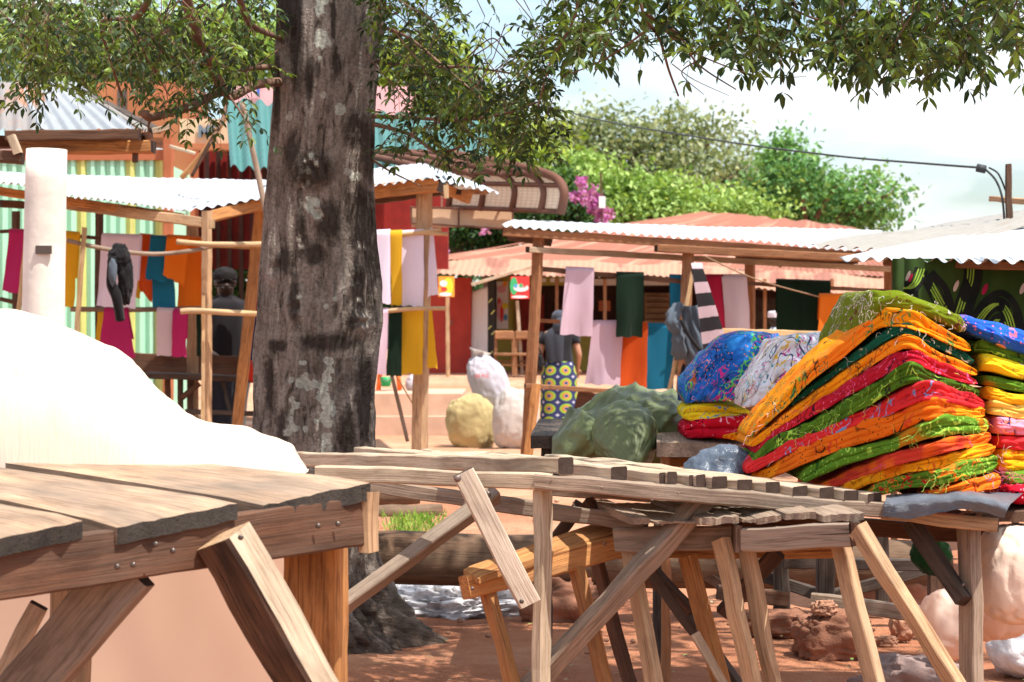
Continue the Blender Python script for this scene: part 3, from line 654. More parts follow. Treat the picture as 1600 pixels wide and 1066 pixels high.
def leg(parent, a, b, wpx, mat='tan_wood', d=.05, roll=-32, **k):
    g = grounded(a, b); return bar('leg', parent, mat, a, g, wpx, d, roll, **k)
leg(low, (1127, 842, 5.71), (1174, 1066, 5.60), 30, 'tan_wood', .052, r=.9)
leg(low, (1163, 842, 5.69), (1206, 1066, 5.62), 28, 'tan_wood', .052, r=.9)
leg(low, (1308, 835, 5.52), (1366, 1066, 5.42), 33, 'tan_wood', .052, r=1)
leg(low, (1340, 826, 5.37), (1490, 1066, 5.20), 33, 'tan_wood', .052, roll=-26, r=.8)
leg(low, (1074, 870, 5.95), (1126, 1066, 5.9), 30, 'orange_wood', .05, r=.2)
leg(low, (982, 845, 5.90), (1022, 1066, 5.76), 30, 'tan_wood', .05, r=.8)
bar('brace', low, 'brown_wood', (1215, 862, 5.95), (1130, 960, 6.0), 24, .04, r=.3)
bar('brace', low, 'pale_wood', (1085, 990, 5.72), (1135, 1075, 5.7), 14, .03, r=.9)

# ------------------------------------------------------------------ narrow sloping bench left of it
bn = thing('bench', 'narrow orange wood bench with a worn rounded top, sloping behind a slatted table leg', 'bench', (-.02, 5.9, 0))
mb = MB(); slab(mb, P(724, 888, 5.84), P(748, 902, 5.78), P(985, 822, 6.08), P(962, 806, 6.14), .018, .003, nu=5, nv=24, m_end=0, r=.6)
mb.build('seat', [M['orange_wood'], M['end_grain']], bn)
bar('apron', bn, 'orange_wood', (726, 919, 5.82), (968, 851, 6.05), 37, .05, r=.9, m_end=False)
leg(bn, (762, 925, 5.86), (800, 1066, 5.8), 28, 'orange_wood', .045, r=.5)
leg(bn, (900, 880, 5.98), (945, 1066, 5.92), 28, 'orange_wood', .045, r=.7)
leg(bn, (930, 870, 6.14), (985, 1066, 6.1), 24, 'brown_wood', .045, r=.6)
for q in ((738, 920, 5.8), (745, 936, 5.8), (945, 850, 6.01)): nail(bn, q[0], q[1], q[2] - .03, .005, 'iron')

# ------------------------------------------------------------------ dark frame further back
fr = thing('stall_frame', 'dark low timber frame of short posts and crossing rails standing by the stones', 'timber frame', P(1255, 960, 9.3) * V((1, 1, 0)) if False else V((1.2, 8.9, 0)))
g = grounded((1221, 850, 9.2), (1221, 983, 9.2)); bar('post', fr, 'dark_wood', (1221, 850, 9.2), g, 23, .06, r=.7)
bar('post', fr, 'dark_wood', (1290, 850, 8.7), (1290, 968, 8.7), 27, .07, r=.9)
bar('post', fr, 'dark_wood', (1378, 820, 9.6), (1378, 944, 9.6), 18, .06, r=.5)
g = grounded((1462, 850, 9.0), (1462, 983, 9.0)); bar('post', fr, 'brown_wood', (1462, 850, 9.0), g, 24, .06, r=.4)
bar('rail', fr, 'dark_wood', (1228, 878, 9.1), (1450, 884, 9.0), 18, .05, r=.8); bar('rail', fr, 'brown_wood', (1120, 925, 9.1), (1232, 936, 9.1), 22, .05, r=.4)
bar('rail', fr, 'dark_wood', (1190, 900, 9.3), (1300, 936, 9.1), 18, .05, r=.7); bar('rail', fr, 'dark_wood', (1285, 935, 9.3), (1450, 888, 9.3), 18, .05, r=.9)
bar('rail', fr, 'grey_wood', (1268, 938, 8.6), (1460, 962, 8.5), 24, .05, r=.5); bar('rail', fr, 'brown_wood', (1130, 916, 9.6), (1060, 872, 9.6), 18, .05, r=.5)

# logs
def log(label, a, b, rad, seed, cat='log', r=.5):
    mb = MB(); A, B = P(*a), P(*b); pts = [A + (B - A) * (i / 14) + V((0, 0, .01 * noise.noise(V((i * .5, seed, 0))))) for i in range(15)]
    rr = [rad * (1 + .04 * noise.noise(V((i * .4, seed, 4)))) for i in range(15)]; rr[0] *= .93; rr[-1] *= .93
    tube(mb, pts, rr, 28, r, wob=.06); o = mb.build('log', M['log']); tag(o, label, 'log'); return o
log('thick peeled tree log raised on stones behind the slatted table', (546, 872, 9.35), (1475, 884, 9.9), .108, 1)
log('thin short log lying behind the tuft of grass, lower of two', (470, 806, 15.0), (690, 800, 15.2), .055, 2)
log('thin short log lying on top of another by the grass', (440, 780, 15.3), (655, 774, 15.5), .06, 3)
M['stone'] = plain('stone', (.26, .12, .075), .95, .25, .9, 12); M['stone_pale'] = plain('stone_pale', (.42, .22, .14), .95, .3, .9, 16); M['stone_grey'] = plain('stone_grey', (.27, .19, .17), .95, .2, .8, 10)
def stone(label, px, py, D, rx, ry, rz, mat='stone', seed=0, pw=.75, z=None, rot=0):
    c = P(px, py, D); 
    if z is not None: c.z = z
    mb = MB(); blob(mb, c, (rx, ry, rz), 60, 44, .26, 4.5, -.03, -.07, rot=rot, pw=pw, seed=seed); tag(mb.build('stone', M[mat]), label, 'stone', 'stones lying on the red soil')
stone('largest blocky red stone, in front of the dark frame post', 1300, 985, 8.5, .135, .10, .095, seed=4, z=.07)
stone('flat red stone slab just left of the largest stone', 1215, 990, 9.1, .13, .10, .05, seed=5, z=.05)
stone('small crumbly pale lump resting on top of the largest stone', 1288, 980, 8.45, .045, .035, .028, 'stone_pale', 6, z=.185)
stone('pale lump of earth lying right of the frame near a small stone', 1410, 985, 8.9, .045, .04, .06, 'stone_pale', 7, z=.07)
stone('small rounded stone left of the pale lump of earth', 1385, 1000, 8.7, .04, .03, .025, 'stone_pale', 8, z=.025)
stone('smooth grey stone cut by the bottom edge of the picture', 1425, 1060, 7.6, .17, .13, .10, 'stone_grey', 9, z=.02)
stone('dark red stone block carrying the left part of the raised log', 880, 945, 9.5, .16, .10, .11, 'stone', 11, z=.07)
stone('stone block hidden in shade carrying the right end of the raised log', 1400, 950, 9.9, .22, .10, .14, 'stone', 12, z=.09)

# ------------------------------------------------------------------ plastics and sacks
M['clear_plastic'] = plain('clear_plastic', (.80, .78, .80), .25, .15, 1.0, 18, .7)
M['grey_plastic'] = plain('grey_plastic', (.12, .14, .17), .35, .12, .8, 14, .5)
M['navy_plastic'] = plain('navy_plastic', (.085, .11, .15), .3, .2, 1.0, 10, .6)
M['green_plastic'] = plain('green_plastic', (.12, .145, .06), .5, .3, 1.0, 6, .35, 0, 26)
mb = MB(); blob(mb, P(705, 950, 9.9), (.32, .22, .10), 110, 70, .25, 6, -.01, -.16, seed=2); blob(mb, P(620, 945, 9.9), (.12, .14, .09), 50, 30, .35, 7, -.01, .16, seed=5)
tag(mb.build('plastic_litter', M['clear_plastic']), 'crumpled clear plastic sheeting lying on the soil under the raised log', 'plastic sheet')
def drape(label, name, mat, outline, cat, group=None, sub=1, amp=.006):
    pass
def sheetobj(name, label, cat, mat, rows, amp=.008, n=10, group=None):
    """crumpled sheet through rows of (px,py,D) points"""
    g1 = [wavy([P(*q) for q in r_], n) for r_ in rows]; nu = len(g1[0]) - 1; nv = len(rows) - 1
    cols = [wavy([g1[j][i] for j in range(len(rows))], n) for i in range(nu + 1)]; nv = len(cols[0]) - 1
    o = random.uniform(0, 50)
    def fn(u, v):
        p = cols[int(round(u * nu))][int(round(v * nv))]
        return p + V((0, -1, .6)) * amp * (fbm((p.x * 16, p.z * 22, o), 4) + .8 * abs(noise.noise(V((p.x * 25 + p.z * 12, p.z * 9, o)))))
    mb = MB(); grid(mb, nu, nv, fn, lambda u, v: (u, v, o)); ob = mb.build(name, M[mat]); tag(ob, label, cat, group); return ob
sheetobj('plastic_sheet', 'grey plastic sheet draped over the table edge under the fabric pile', 'plastic sheet', 'grey_plastic',
         [[(1384, 774, 5.9), (1440, 772, 5.9), (1500, 768, 5.85), (1570, 768, 5.8), (1600, 772, 5.8)], [(1384, 779, 5.56), (1440, 775, 5.54), (1490, 770, 5.52), (1530, 776, 5.50), (1580, 786, 5.5)], [(1377, 806, 5.54), (1420, 811, 5.52), (1470, 802, 5.50), (1515, 796, 5.48), (1568, 812, 5.5)]])
mb = MB(); blob(mb, P(1133, 748, 6.35), (.115, .12, .085), 90, 60, .10, 3, P(1133, 754, 6.35).z, -.06, seed=8)
tag(mb.build('bin_bag', M['navy_plastic']), 'dark navy plastic bag slumped on the slats left of the fabric pile', 'plastic bag')
M['sack_cloth'] = plain('sack_cloth', (.78, .62, .50), .7, .06, .4, 5, .3)
mb = MB(); blob(mb, P(1594, 898, 5.75), (.112, .11, .132), 80, 50, .07, 2, None, .05, seed=11, pw=.9, rot=20)
tag(mb.build('sack', M['sack_cloth']), 'pale peach sack hanging full at the right edge, beside the table leg', 'sack')
mb = MB(); blob(mb, (P(1474, 978, 8.3)).xyz, (.085, .09, .135), 60, 40, .08, 2.5, .0, .03, seed=12, pw=.85)
tag(mb.build('sack', M['peach_sheet']), 'smooth peach sack standing on the soil behind the right table leg', 'sack')
mb = MB(); blob(mb, P(1560, 950, 6.3), (.09, .08, .09), 50, 30, .14, 3, None, .06, seed=13); 
tag(mb.build('sack', M['peach_sheet']), 'small crumpled peach sack end below the big hanging sack', 'sack')
mb = MB(); blob(mb, (P(1596, 1015, 8.0)).xyz, (.12, .15, .10), 50, 30, .1, 3, .0, .03, seed=14)
tag(mb.build('sack', M['clear_plastic']), 'grey sack lying on the soil at the bottom right corner', 'sack')
mb = MB(); blob(mb, P(1455, 868, 7.9), (.07, .06, .07), 50, 30, .2, 3, None, .1, seed=15); M['green_cloth'] = cloth('green_cloth', (.012, .06, .012))
tag(mb.build('cloth_bundle', M['green_cloth']), 'bright green cloth bundle stored in the shade under the slatted table', 'cloth bundle')
# ------------------------------------------------------------------ folded fabrics
random.seed(11)
def fold(name, label, cat, mat, pts, group=None, depth=.42, plies=2, amp=.0068, fringe=None, back=V((0, 1, 0)), seed=0, bulge=.8, ends=True, crease=.004):
    """folded cloth: pts = (px, py of its top, thickness in px, distance); front edge is the rounded fold"""
    S = spline([tuple(map(float, q)) for q in pts], 12 if len(pts) > 3 else 18); nu = len(S) - 1
    mb = MB(); NV = 56; o = seed * 3.3 + random.uniform(0, 30); mats = [M[mat]]
    Ltot = [0]
    for i in range(nu): Ltot.append(Ltot[-1] + (P(*(S[i + 1][0], S[i + 1][1], S[i + 1][3])) - P(S[i][0], S[i][1], S[i][3])).length)
    vs, gs, fs = [], [], []
    for i in range(nu + 1):
        px, py, t, D = S[i]; top = P(px, py, D); th = t / F * D * 1.05; s = Ltot[i]
        e = 1.0
        if ends: e = min(1, .45 + .55 * math.sqrt(min(1, min(s, Ltot[-1] - s) / .03)))
        for j in range(NV + 1):
            v = j / NV
            if v < .28: y = depth * (1 - v / .28); z = 0.0; k = 0              # upper face, back to front
            elif v < .72:
                q = (v - .28) / .44; z = -th * q; k = 1
                y = -bulge * th / plies * abs(math.sin(math.pi * q * plies)) ** .36 * .8
            else: y = depth * ((v - .72) / .28); z = -th; k = 0
            f = fbm((s * 7, v * 3.2, o), 3); g = noise.noise(V((s * 22 + v * 5, v * 9, o))); h = noise.noise(V((s * 6 - v * 2, v * 5 + s * 4, o + 9)))
            edge = sstep(0, .2, v) * sstep(1, .8, v)
            dz = (amp * 1.2 * f + amp * .6 * g) * (1 if v < .5 else .6); dy = -(amp * 1.8 * f + amp * .5 * g + amp * 1.1 * abs(h)) * edge
            c1 = abs(noise.noise(V((s * 9 + v * 2.5, v * 5 - s * 5, o + 20)))); c2 = abs(noise.noise(V((s * 17 - v * 6, v * 9 + s * 8, o + 40)))); dy += crease * edge * (max(0, 1 - c1 * 7) + .6 * max(0, 1 - c2 * 6))
            if k and plies > 1: z += th * .10 * noise.noise(V((s * 5, o, 4))) * math.sin(math.pi * (v - .28) / .44)
            p = top + V((0, 0, z * e - (1 - e) * th * .5 * 1)) + back * y + V((0, dy, dz))
            vs.append(p); gs.append((s + o, (.0 if k else (y if v < .5 else -y)) - z * 1.2, v * .03 + o))
    m_ = NV + 1
    for i in range(nu):
        for j in range(NV): a = i * m_ + j; fs.append((a, a + 1, a + m_ + 1, a + m_))
    fs.append(tuple(range(m_))[::-1]); fs.append(tuple(nu * m_ + j for j in range(m_)))
    mb.add(vs, fs, gs)
    if fringe:
        col, spots = fringe
        tb = mb
        for (i0, i1, cnt) in spots:
            for _ in range(cnt):
                i = int(lerp(i0, i1, random.random()) * nu); j = random.randint(int(NV * .24), int(NV * .75)); p = V(vs[i * m_ + j]) + V((0, -.003, 0)); pts_ = [p]; d = rnd_dir() * V((1, .15, 1))
                for q in range(random.randint(3, 7)):
                    d = (d + rnd_dir() * 1.1 * V((1, .2, 1)) + V((0, 0, -.12))).normalized(); pts_.append(pts_[-1] + d * .0062 + V((0, -.0006, 0)))
                tube(tb, wavy(pts_, 3), .0005, 3, m=1, caps=False)
        mats.append(M[col])
    ob = mb.build(name, mats); tag(ob, label, cat, group)
    return ob
for nme, c in dict(th_white=(.75, .70, .62), th_lime=(.45, .70, .12), th_black=(.03, .03, .03), th_orange=(.85, .25, .05), th_pink=(.8, .15, .3)).items(): M[nme] = plain(nme, c, .8, .1, .1)
OR, YO, RD, GR, DG, OL = (.74, .145, .010), (.80, .27, .008), (.50, .016, .026), (.085, .18, .014), (.008, .085, .05), (.135, .18, .010)
BK, CR, LM, PK, NV_ = (.025, .02, .015), (.75, .68, .5), (.38, .60, .08), (.75, .08, .25), (.02, .03, .12)
M['f_olive'] = print_cloth('f_olive', OL, [(.10, .02, .02), (.55, .45, .5), CR], seed=1, amount=.5)
M['f_orange1'] = print_cloth('f_orange1', YO, [(.06, .03, .01), (.15, .28, .04), (.02, .2, .08)], (.82, .19, .012), seed=2, amount=.35)
M['f_dgreen'] = print_cloth('f_dgreen', DG, [CR, (.01, .05, .03)], seed=3, amount=.2)
M['f_orange2'] = print_cloth('f_orange2', YO, [(.30, .10, .02), (.08, .04, .02)], (.83, .24, .012), seed=4, amount=.5)
M['f_red1'] = print_cloth('f_red1', RD, [(.75, .12, .30), (.05, .01, .02)], (.42, .012, .03), seed=5, amount=.3)
M['f_green1'] = print_cloth('f_green1', GR, [BK, LM], seed=6, amount=.8, base2=(.05, .12, .01))
M['f_red2'] = print_cloth('f_red2', (.66, .030, .035), [(.30, .01, .02), (.15, .3, .6)], seed=7, amount=.3)
M['f_orange3'] = print_cloth('f_orange3', OR, [(.05, .02, .01), (.6, .06, .02)], (.85, .27, .012), seed=8, amount=.25)
M['f_green2'] = print_cloth('f_green2', (.10, .22, .018), [LM, (.02, .08, .01)], (.42, .16, .01), seed=9, amount=.3)
M['f_orange4'] = print_cloth('f_orange4', (.80, .15, .012), [(.5, .04, .02), PK], (.58, .05, .03), seed=10, amount=.4)
M['f_yellow1'] = print_cloth('f_yellow1', (.88, .36, .010), [(.35, .12, .01), (.6, .1, .01)], (.80, .20, .01), seed=11, amount=.5)
M['f_green3'] = print_cloth('f_green3', (.10, .21, .018), [LM, (.8, .2, .02), (.5, .02, .02)], seed=12, amount=.5)
M['f_orange5'] = print_cloth('f_orange5', (.82, .16, .012), [(.3, .02, .01), (.4, .3, .5)], seed=13, amount=.6)
M['f_blue'] = print_cloth('f_blue', (.022, .10, .50), [(.8, .15, .22), (.01, .01, .04), (.75, .3, .15)], (.03, .16, .55), seed=14, amount=.3)
M['f_bluepile'] = print_cloth('f_bluepile', (.020, .13, .50), [(.80, .25, .10), (.15, .65, .12), (.65, .03, .25), (.01, .02, .08)], (.03, .20, .55), seed=15, amount=.35, w=.016)
M['f_white'] = print_cloth('f_white', (.74, .73, .80), [(.05, .05, .12), (.70, .45, .05), (.05, .35, .40), (.55, .03, .25)], seed=16, amount=.7, dots=False)
M['f_yellow2'] = print_cloth('f_yellow2', (.85, .62, .02), [(.2, .2, .1), (.1, .3, .5)], seed=17, amount=.4)
M['f_yellow3'] = print_cloth('f_yellow3', (.88, .50, .02), [(.5, .2, .02)], seed=18, amount=.4)
M['f_yellow4'] = print_cloth('f_yellow4', (.88, .62, .12), [(.5, .3, .1)], seed=19, amount=.4)
M['f_purple'] = print_cloth('f_purple', (.35, .09, .58), [(.85, .2, .1), (.04, .02, .08)], (.75, .25, .35), seed=20, amount=.8)
M['f_red3'] = print_cloth('f_red3', (.55, .008, .025), [(.85, .4, .5), (.05, 0, .01)], seed=21, amount=.5)
def L_(l): return [(1150 + x / 3.553, 480 + y / 3.553, t / 3.553, D) for (x, y, t, D) in l]
GP = 'folded fabrics of the tall fanned pile'
fl, fc, fr_ = 6.15, 5.53, 5.75
fold('folded_fabric', 'olive green fabric crowning the tall pile, draped down its upper left side', 'folded fabric', 'f_olive',
     [(1312, 530, 34, 5.95), (1330, 494, 46, 5.82), (1354, 456, 52, 5.66), (1385, 454, 34, 5.60), (1422, 461, 28, 5.60), (1474, 480, 25, 5.66), (1508, 498, 22, 5.75)], GP, plies=1, fringe=('th_white', [(.35, .95, 14), (0, .2, 8)]), bulge=.7, seed=1)
LY = [('orange fabric with yellow fold, directly beneath the olive fabric at the top of the pile', 'f_orange1', [(80, 690, 40, 6.15), (250, 505, 70, 6.0), (450, 300, 85, 5.84), (640, 150, 90, 5.70), (800, 20, 95, 5.60), (930, 5, 100, 5.53), (1090, 85, 85, 5.60), (1300, 200, 62, 5.74)], 2, ('th_white', [(.6, .9, 8), (0, .15, 10)])),
      ('thin dark green fabric between two orange ones in the upper pile', 'f_dgreen', [(300, 535, 30, 6.0), (500, 372, 40, 5.84), (700, 222, 50, 5.68), (915, 95, 58, 5.54), (1060, 150, 50, 5.60), (1315, 282, 42, 5.76)], 2, ('th_white', [(.3, .9, 14)])),
      ('amber fabric under the thin dark green one', 'f_orange2', [(78, 745, 44, 6.15), (280, 585, 55, 5.98), (500, 430, 62, 5.84), (700, 292, 64, 5.69), (925, 152, 80, 5.54), (1100, 240, 60, 5.62), (1335, 342, 50, 5.77)], 1, None),
      ('crimson fabric with pink stitching, under the amber one', 'f_red1', [(105, 785, 34, 6.15), (250, 652, 48, 6.0), (450, 530, 60, 5.86), (700, 365, 80, 5.68), (950, 232, 92, 5.54), (1130, 305, 70, 5.62), (1335, 395, 50, 5.77)], 2, ('th_pink', [(.2, .7, 10)])),
      ('leaf green fabric with black embroidery, between two red ones', 'f_green1', [(88, 850, 30, 6.13), (230, 715, 62, 6.0), (450, 612, 80, 5.85), (700, 468, 92, 5.67), (950, 313, 112, 5.54), (1130, 375, 82, 5.62), (1345, 450, 60, 5.77)], 2, ('th_lime', [(.2, .6, 40), (.85, 1, 10)])),
      ('bright red fabric under the black and green one', 'f_red2', [(60, 880, 52, 6.12), (300, 742, 66, 5.95), (560, 622, 72, 5.78), (800, 525, 90, 5.64), (1040, 412, 105, 5.52), (1180, 435, 96, 5.58), (1378, 508, 64, 5.76)], 2, ('th_white', [(.1, .4, 14)])),
      ('broad orange fabric in the middle of the pile, under the bright red one', 'f_orange3', [(110, 925, 62, 6.12), (350, 785, 96, 5.92), (600, 680, 100, 5.76), (830, 600, 110, 5.62), (1060, 505, 120, 5.53), (1200, 530, 85, 5.60), (1378, 548, 70, 5.75)], 2, None),
      ('grass green fabric with lime threads, just below the broad orange one', 'f_green2', [(365, 905, 76, 5.92), (600, 790, 82, 5.76), (850, 725, 80, 5.62), (970, 670, 82, 5.55), (1150, 612, 95, 5.56), (1398, 608, 85, 5.74)], 1, ('th_lime', [(.5, 1, 30)])),
      ('orange fabric with a pink patch, right end level with the purple fabric base', 'f_orange4', [(440, 985, 50, 5.90), (700, 880, 60, 5.74), (900, 800, 72, 5.60), (1150, 738, 72, 5.54), (1412, 690, 60, 5.74)], 2, None),
      ('golden yellow fabric in the lower pile with a smooth rounded edge', 'f_yellow1', [(580, 995, 50, 5.82), (850, 885, 60, 5.66), (1100, 828, 66, 5.55), (1432, 756, 62, 5.73)], 2, ('th_orange', [(.4, .9, 26)])),
      ('green fabric with tangled orange threads near the bottom of the pile', 'f_green3', [(720, 1015, 50, 5.74), (900, 945, 70, 5.62), (1200, 885, 84, 5.54), (1450, 810, 84, 5.72)], 2, ('th_lime', [(.55, .9, 30), (.1, .4, 8)])),
      ('orange fabric at the very bottom of the pile on the grey plastic', 'f_orange5', [(1010, 1040, 38, 5.60), (1150, 1000, 60, 5.54), (1300, 955, 78, 5.56), (1464, 912, 92, 5.72)], 1, ('th_orange', [(0, .4, 24)]))]
for i, (lb, mt, pts, pl, frg) in enumerate(LY):
    fold('folded_fabric', lb, 'folded fabric', mt, L_(pts), GP, plies=pl + 1, fringe=frg, seed=i + 2, depth=.36)
GQ = 'folded fabrics stacked at the right edge'
RQ = [('royal blue fabric with pink stitching on top of the right edge stack', 'f_blue', [(1503, 489, 30, 5.86), (1545, 498, 36, 5.82), (1600, 520, 34, 5.86), (1680, 548, 30, 5.95)], 1, None),
      ('olive green fabric just under the royal blue one at the right edge', 'f_green1', [(1514, 548, 10, 5.9), (1534, 533, 18, 5.84), (1600, 552, 18, 5.86), (1680, 572, 18, 5.95)], 1, None),
      ('lemon yellow fabric, highest yellow of the right edge stack', 'f_yellow2', [(1523, 568, 18, 5.9), (1537, 553, 26, 5.83), (1600, 571, 24, 5.86), (1680, 585, 24, 5.95)], 1, None),
      ('light green fabric between two yellow ones at the right edge', 'f_green2', [(1526, 586, 12, 5.88), (1545, 586, 17, 5.83), (1600, 597, 17, 5.86), (1680, 606, 17, 5.95)], 1, None),
      ('amber yellow fabric under the light green one at the right edge', 'f_yellow3', [(1530, 604, 14, 5.88), (1550, 606, 18, 5.83), (1600, 616, 18, 5.86), (1680, 622, 18, 5.95)], 1, None),
      ('cream yellow crumpled fabric right above the purple one', 'f_yellow4', [(1537, 632, 14, 5.88), (1552, 624, 24, 5.83), (1600, 635, 20, 5.86), (1680, 640, 20, 5.95)], 2, None),
      ('purple fabric with orange scribbles at the right edge', 'f_purple', [(1544, 652, 22, 5.88), (1560, 650, 27, 5.83), (1600, 655, 26, 5.86), (1680, 660, 26, 5.95)], 1, ('th_orange', [(.1, .6, 14)])),
      ('red fabric under the purple one at the right edge', 'f_red2', [(1548, 680, 18, 5.88), (1565, 680, 20, 5.83), (1600, 683, 22, 5.86), (1680, 685, 22, 5.95)], 1, None),
      ('deep yellow fabric low in the right edge stack', 'f_yellow1', [(1552, 702, 26, 5.86), (1570, 700, 34, 5.82), (1600, 702, 34, 5.86), (1680, 704, 34, 5.95)], 2, ('th_white', [(.1, .5, 8)])),
      ('dark green fabric with pink frills near the bottom right of the stack', 'f_green3', [(1560, 736, 16, 5.84), (1580, 734, 24, 5.80), (1620, 732, 26, 5.86), (1680, 732, 26, 5.95)], 1, ('th_pink', [(0, .6, 70)])),
      ('dark red fabric at the foot of the right edge stack', 'f_red3', [(1562, 758, 14, 5.80), (1585, 758, 26, 5.76), (1620, 758, 30, 5.84), (1680, 758, 30, 5.95)], 1, None)]
for i, (lb, mt, pts, pl, frg) in enumerate(RQ):
    fold('folded_fabric', lb, 'folded fabric', mt, pts, GQ, plies=pl, fringe=frg, seed=i + 30, depth=.32)
GB = 'fabrics on the table behind the tall pile'
fold('folded_fabric', 'yellow folded fabric under the blue embroidered bundle', 'folded fabric', 'f_yellow2', [(1068, 634, 22, 7.5), (1100, 628, 28, 7.45), (1150, 632, 26, 7.45), (1176, 642, 16, 7.5)], GB, plies=2, depth=.3, seed=50)
fold('folded_fabric', 'shiny dark red fabric, lowest of the stack under the blue bundle', 'folded fabric', 'f_red3', [(1068, 660, 24, 7.5), (1100, 654, 30, 7.45), (1150, 650, 34, 7.4), (1182, 650, 30, 7.45)], GB, plies=2, depth=.3, seed=51)
fold('folded_fabric', 'orange scrap of fabric on the board beside the dark red one', 'folded fabric', 'f_yellow1', [(1130, 678, 8, 7.38), (1160, 674, 11, 7.36), (1178, 670, 12, 7.36)], GB, plies=1, depth=.2, seed=52)
fold('folded_fabric', 'royal blue embroidered bundle between the green sack and the white printed cloth', 'folded fabric', 'f_bluepile', [(1071, 596, 32, 7.5), (1086, 576, 52, 7.45), (1108, 552, 72, 7.4), (1150, 527, 92, 7.36), (1216, 524, 80, 7.38)], GB, plies=1, depth=.36, amp=.014, bulge=.25, ends=False, crease=.014, seed=53, fringe=('th_orange', [(.05, .7, 30)]))
fold('folded_fabric', 'white fabric printed with coloured scribbles, leaning against the tall pile', 'folded fabric', 'f_white', [(1160, 604, 26, 7.1), (1172, 590, 44, 7.06), (1196, 560, 66, 7.0), (1228, 530, 84, 6.95), (1305, 520, 96, 6.9)], GB, plies=1, depth=.4, amp=.014, bulge=.25, ends=False, crease=.014, seed=54)
bk = thing('market_table', 'weathered plank table behind the tall pile, carrying the green sack end and blue bundle', 'table', P(1110, 700, 7.7) * V((1, 1, 0)))
mb = MB(); slab(mb, P(1026, 690, 7.42), P(1530, 698, 7.30), P(1530, 668, 7.9), P(1026, 664, 8.0), .05, .004, nu=20, nv=4, m_end=0, r=.6); mb.build('tabletop', [M['grey_wood'], M['end_grain']], bk)
bar('leg', bk, 'stall_wood', (1040, 712, 7.5), grounded((1040, 712, 7.5), (1040, 760, 7.5)), 14, .05, r=.9); bar('leg', bk, 'stall_wood', (1518, 712, 7.45), grounded((1518, 712, 7.45), (1518, 760, 7.45)), 14, .05)
bar('rail', bk, 'orange_wood', (1035, 720, 7.55), (1180, 726, 7.55), 14, .04, r=.9); bar('brace', bk, 'stall_wood', (1105, 716, 7.5), (1060, 752, 7.5), 14, .03)
dk = thing('market_table', 'dark low plank table behind the slatted one, under the green sack', 'table', P(900, 690, 8.3) * V((1, 1, 0)))
mb = MB(); slab(mb, P(829, 679, 8.1), P(1060, 684, 8.0), P(1060, 650, 9.0), P(842, 655, 9.0), .05, .004, nu=16, nv=4, m_end=0, r=.6); mb.build('tabletop', [M['dark_wood'], M['end_grain']], dk)
bar('leg', dk, 'dark_wood', (854, 694, 8.15), grounded((854, 694, 8.15), (854, 800, 8.15)), 17, .06, r=.7); bar('leg', dk, 'dark_wood', (1030, 694, 8.15), grounded((1030, 694, 8.15), (1030, 800, 8.15)), 17, .06, r=.7)
# green sack: body and gathered near end
gs_ = thing('sack', 'large olive green plastic sack with a tied gathered end, slumped over the dark table', 'sack', P(965, 690, 7.9))
mb = MB()
OUT = [(862, 690, 738), (880, 655, 722), (905, 638, 728), (930, 628, 734), (965, 617, 738), (1000, 613, 738), (1035, 613, 726), (1060, 622, 700), (1074, 640, 690)]
OS = spline([tuple(map(float, q)) for q in OUT], 10); no = len(OS) - 1
def gfn_(u, v):
    px, y0, y1 = OS[int(round(u * no))]; a = v * 2 * math.pi; c = (y0 + y1) / 2; h = (y1 - y0) / 2; D = 8.0
    e = math.sin(math.pi * min(1, max(0, u * 1.0)) ) ** .35 if 0 < u < 1 else .05
    p = P(px, c - h * math.copysign(abs(math.sin(a)) ** .8, math.sin(a)) * (1 if 0 < u < 1 else .3), D) + V((0, -.27 * e * math.cos(a), 0))
    f = fbm((p.x * 4, p.y * 3, p.z * 6), 4); cr_ = abs(noise.noise(V((p.x * 7 + p.z * 5, p.y * 3, p.z * 4)))); c2 = abs(noise.noise(V((p.x * 12 - p.z * 14, p.y * 6, 3))))
    c3 = abs(noise.noise(V((p.x * 26 - p.z * 10, p.y * 12, p.z * 22)))); k = .016 * f + .034 * (1 - min(1, cr_ * 3)) + .016 * (1 - min(1, c2 * 3)) + .006 * (1 - min(1, c3 * 3)) - .02; return p + V((0, -math.cos(a), math.sin(a))) * k
grid(mb, no, 90, gfn_); mb.build('bag', M['green_plastic'], gs_)
mb = MB()
def neck(u, v):
    a = 2 * math.pi * u; pl = 1 + (.014 * math.sin(a * 31 + 3 * noise.noise(V((a, 1, 2)))) + .016 * math.sin(a * 17 + 2 * v)) * v * v + .12 * noise.noise(V((math.cos(a) * 1.6, math.sin(a) * 1.6, v * 2.5))) - .05 * max(0, 1 - 5 * abs(noise.noise(V((math.cos(a) * 3, math.sin(a) * 3, v * 3 + 5)))))
    C = P(lerp(975, 988, v), lerp(672, 728, v ** 1.3), lerp(7.80, 7.55, math.sin(v * 1.57))); r = [.10, .115, .11, .09, .055, .015][min(5, int(v * 5))]
    t = v * 5 - int(v * 5); r2 = [.10, .115, .11, .09, .055, .015][min(5, int(v * 5) + 1)]; R = lerp(r, r2, t)
    return C + V((math.cos(a) * R * 1.0, -abs(0) + .0, math.sin(a) * R * .95)) * pl + V((0, .05 * (1 - v), 0)) + V((0, -.06 * (1 - (R / .135)) , 0))
grid(mb, 160, 30, neck); mb.build('gathered_end', M['green_plastic'], gs_)
M['blue_tie'] = plain('blue_tie', (.02, .09, .25), .6); mb = MB(); tube(mb, wavy([P(984, 722, 7.46), P(990, 730, 7.44), (P(986, 740, 7.46)), P(990, 750, 7.5)]), .006, 6); mb.build('tie', M['blue_tie'], gs_)
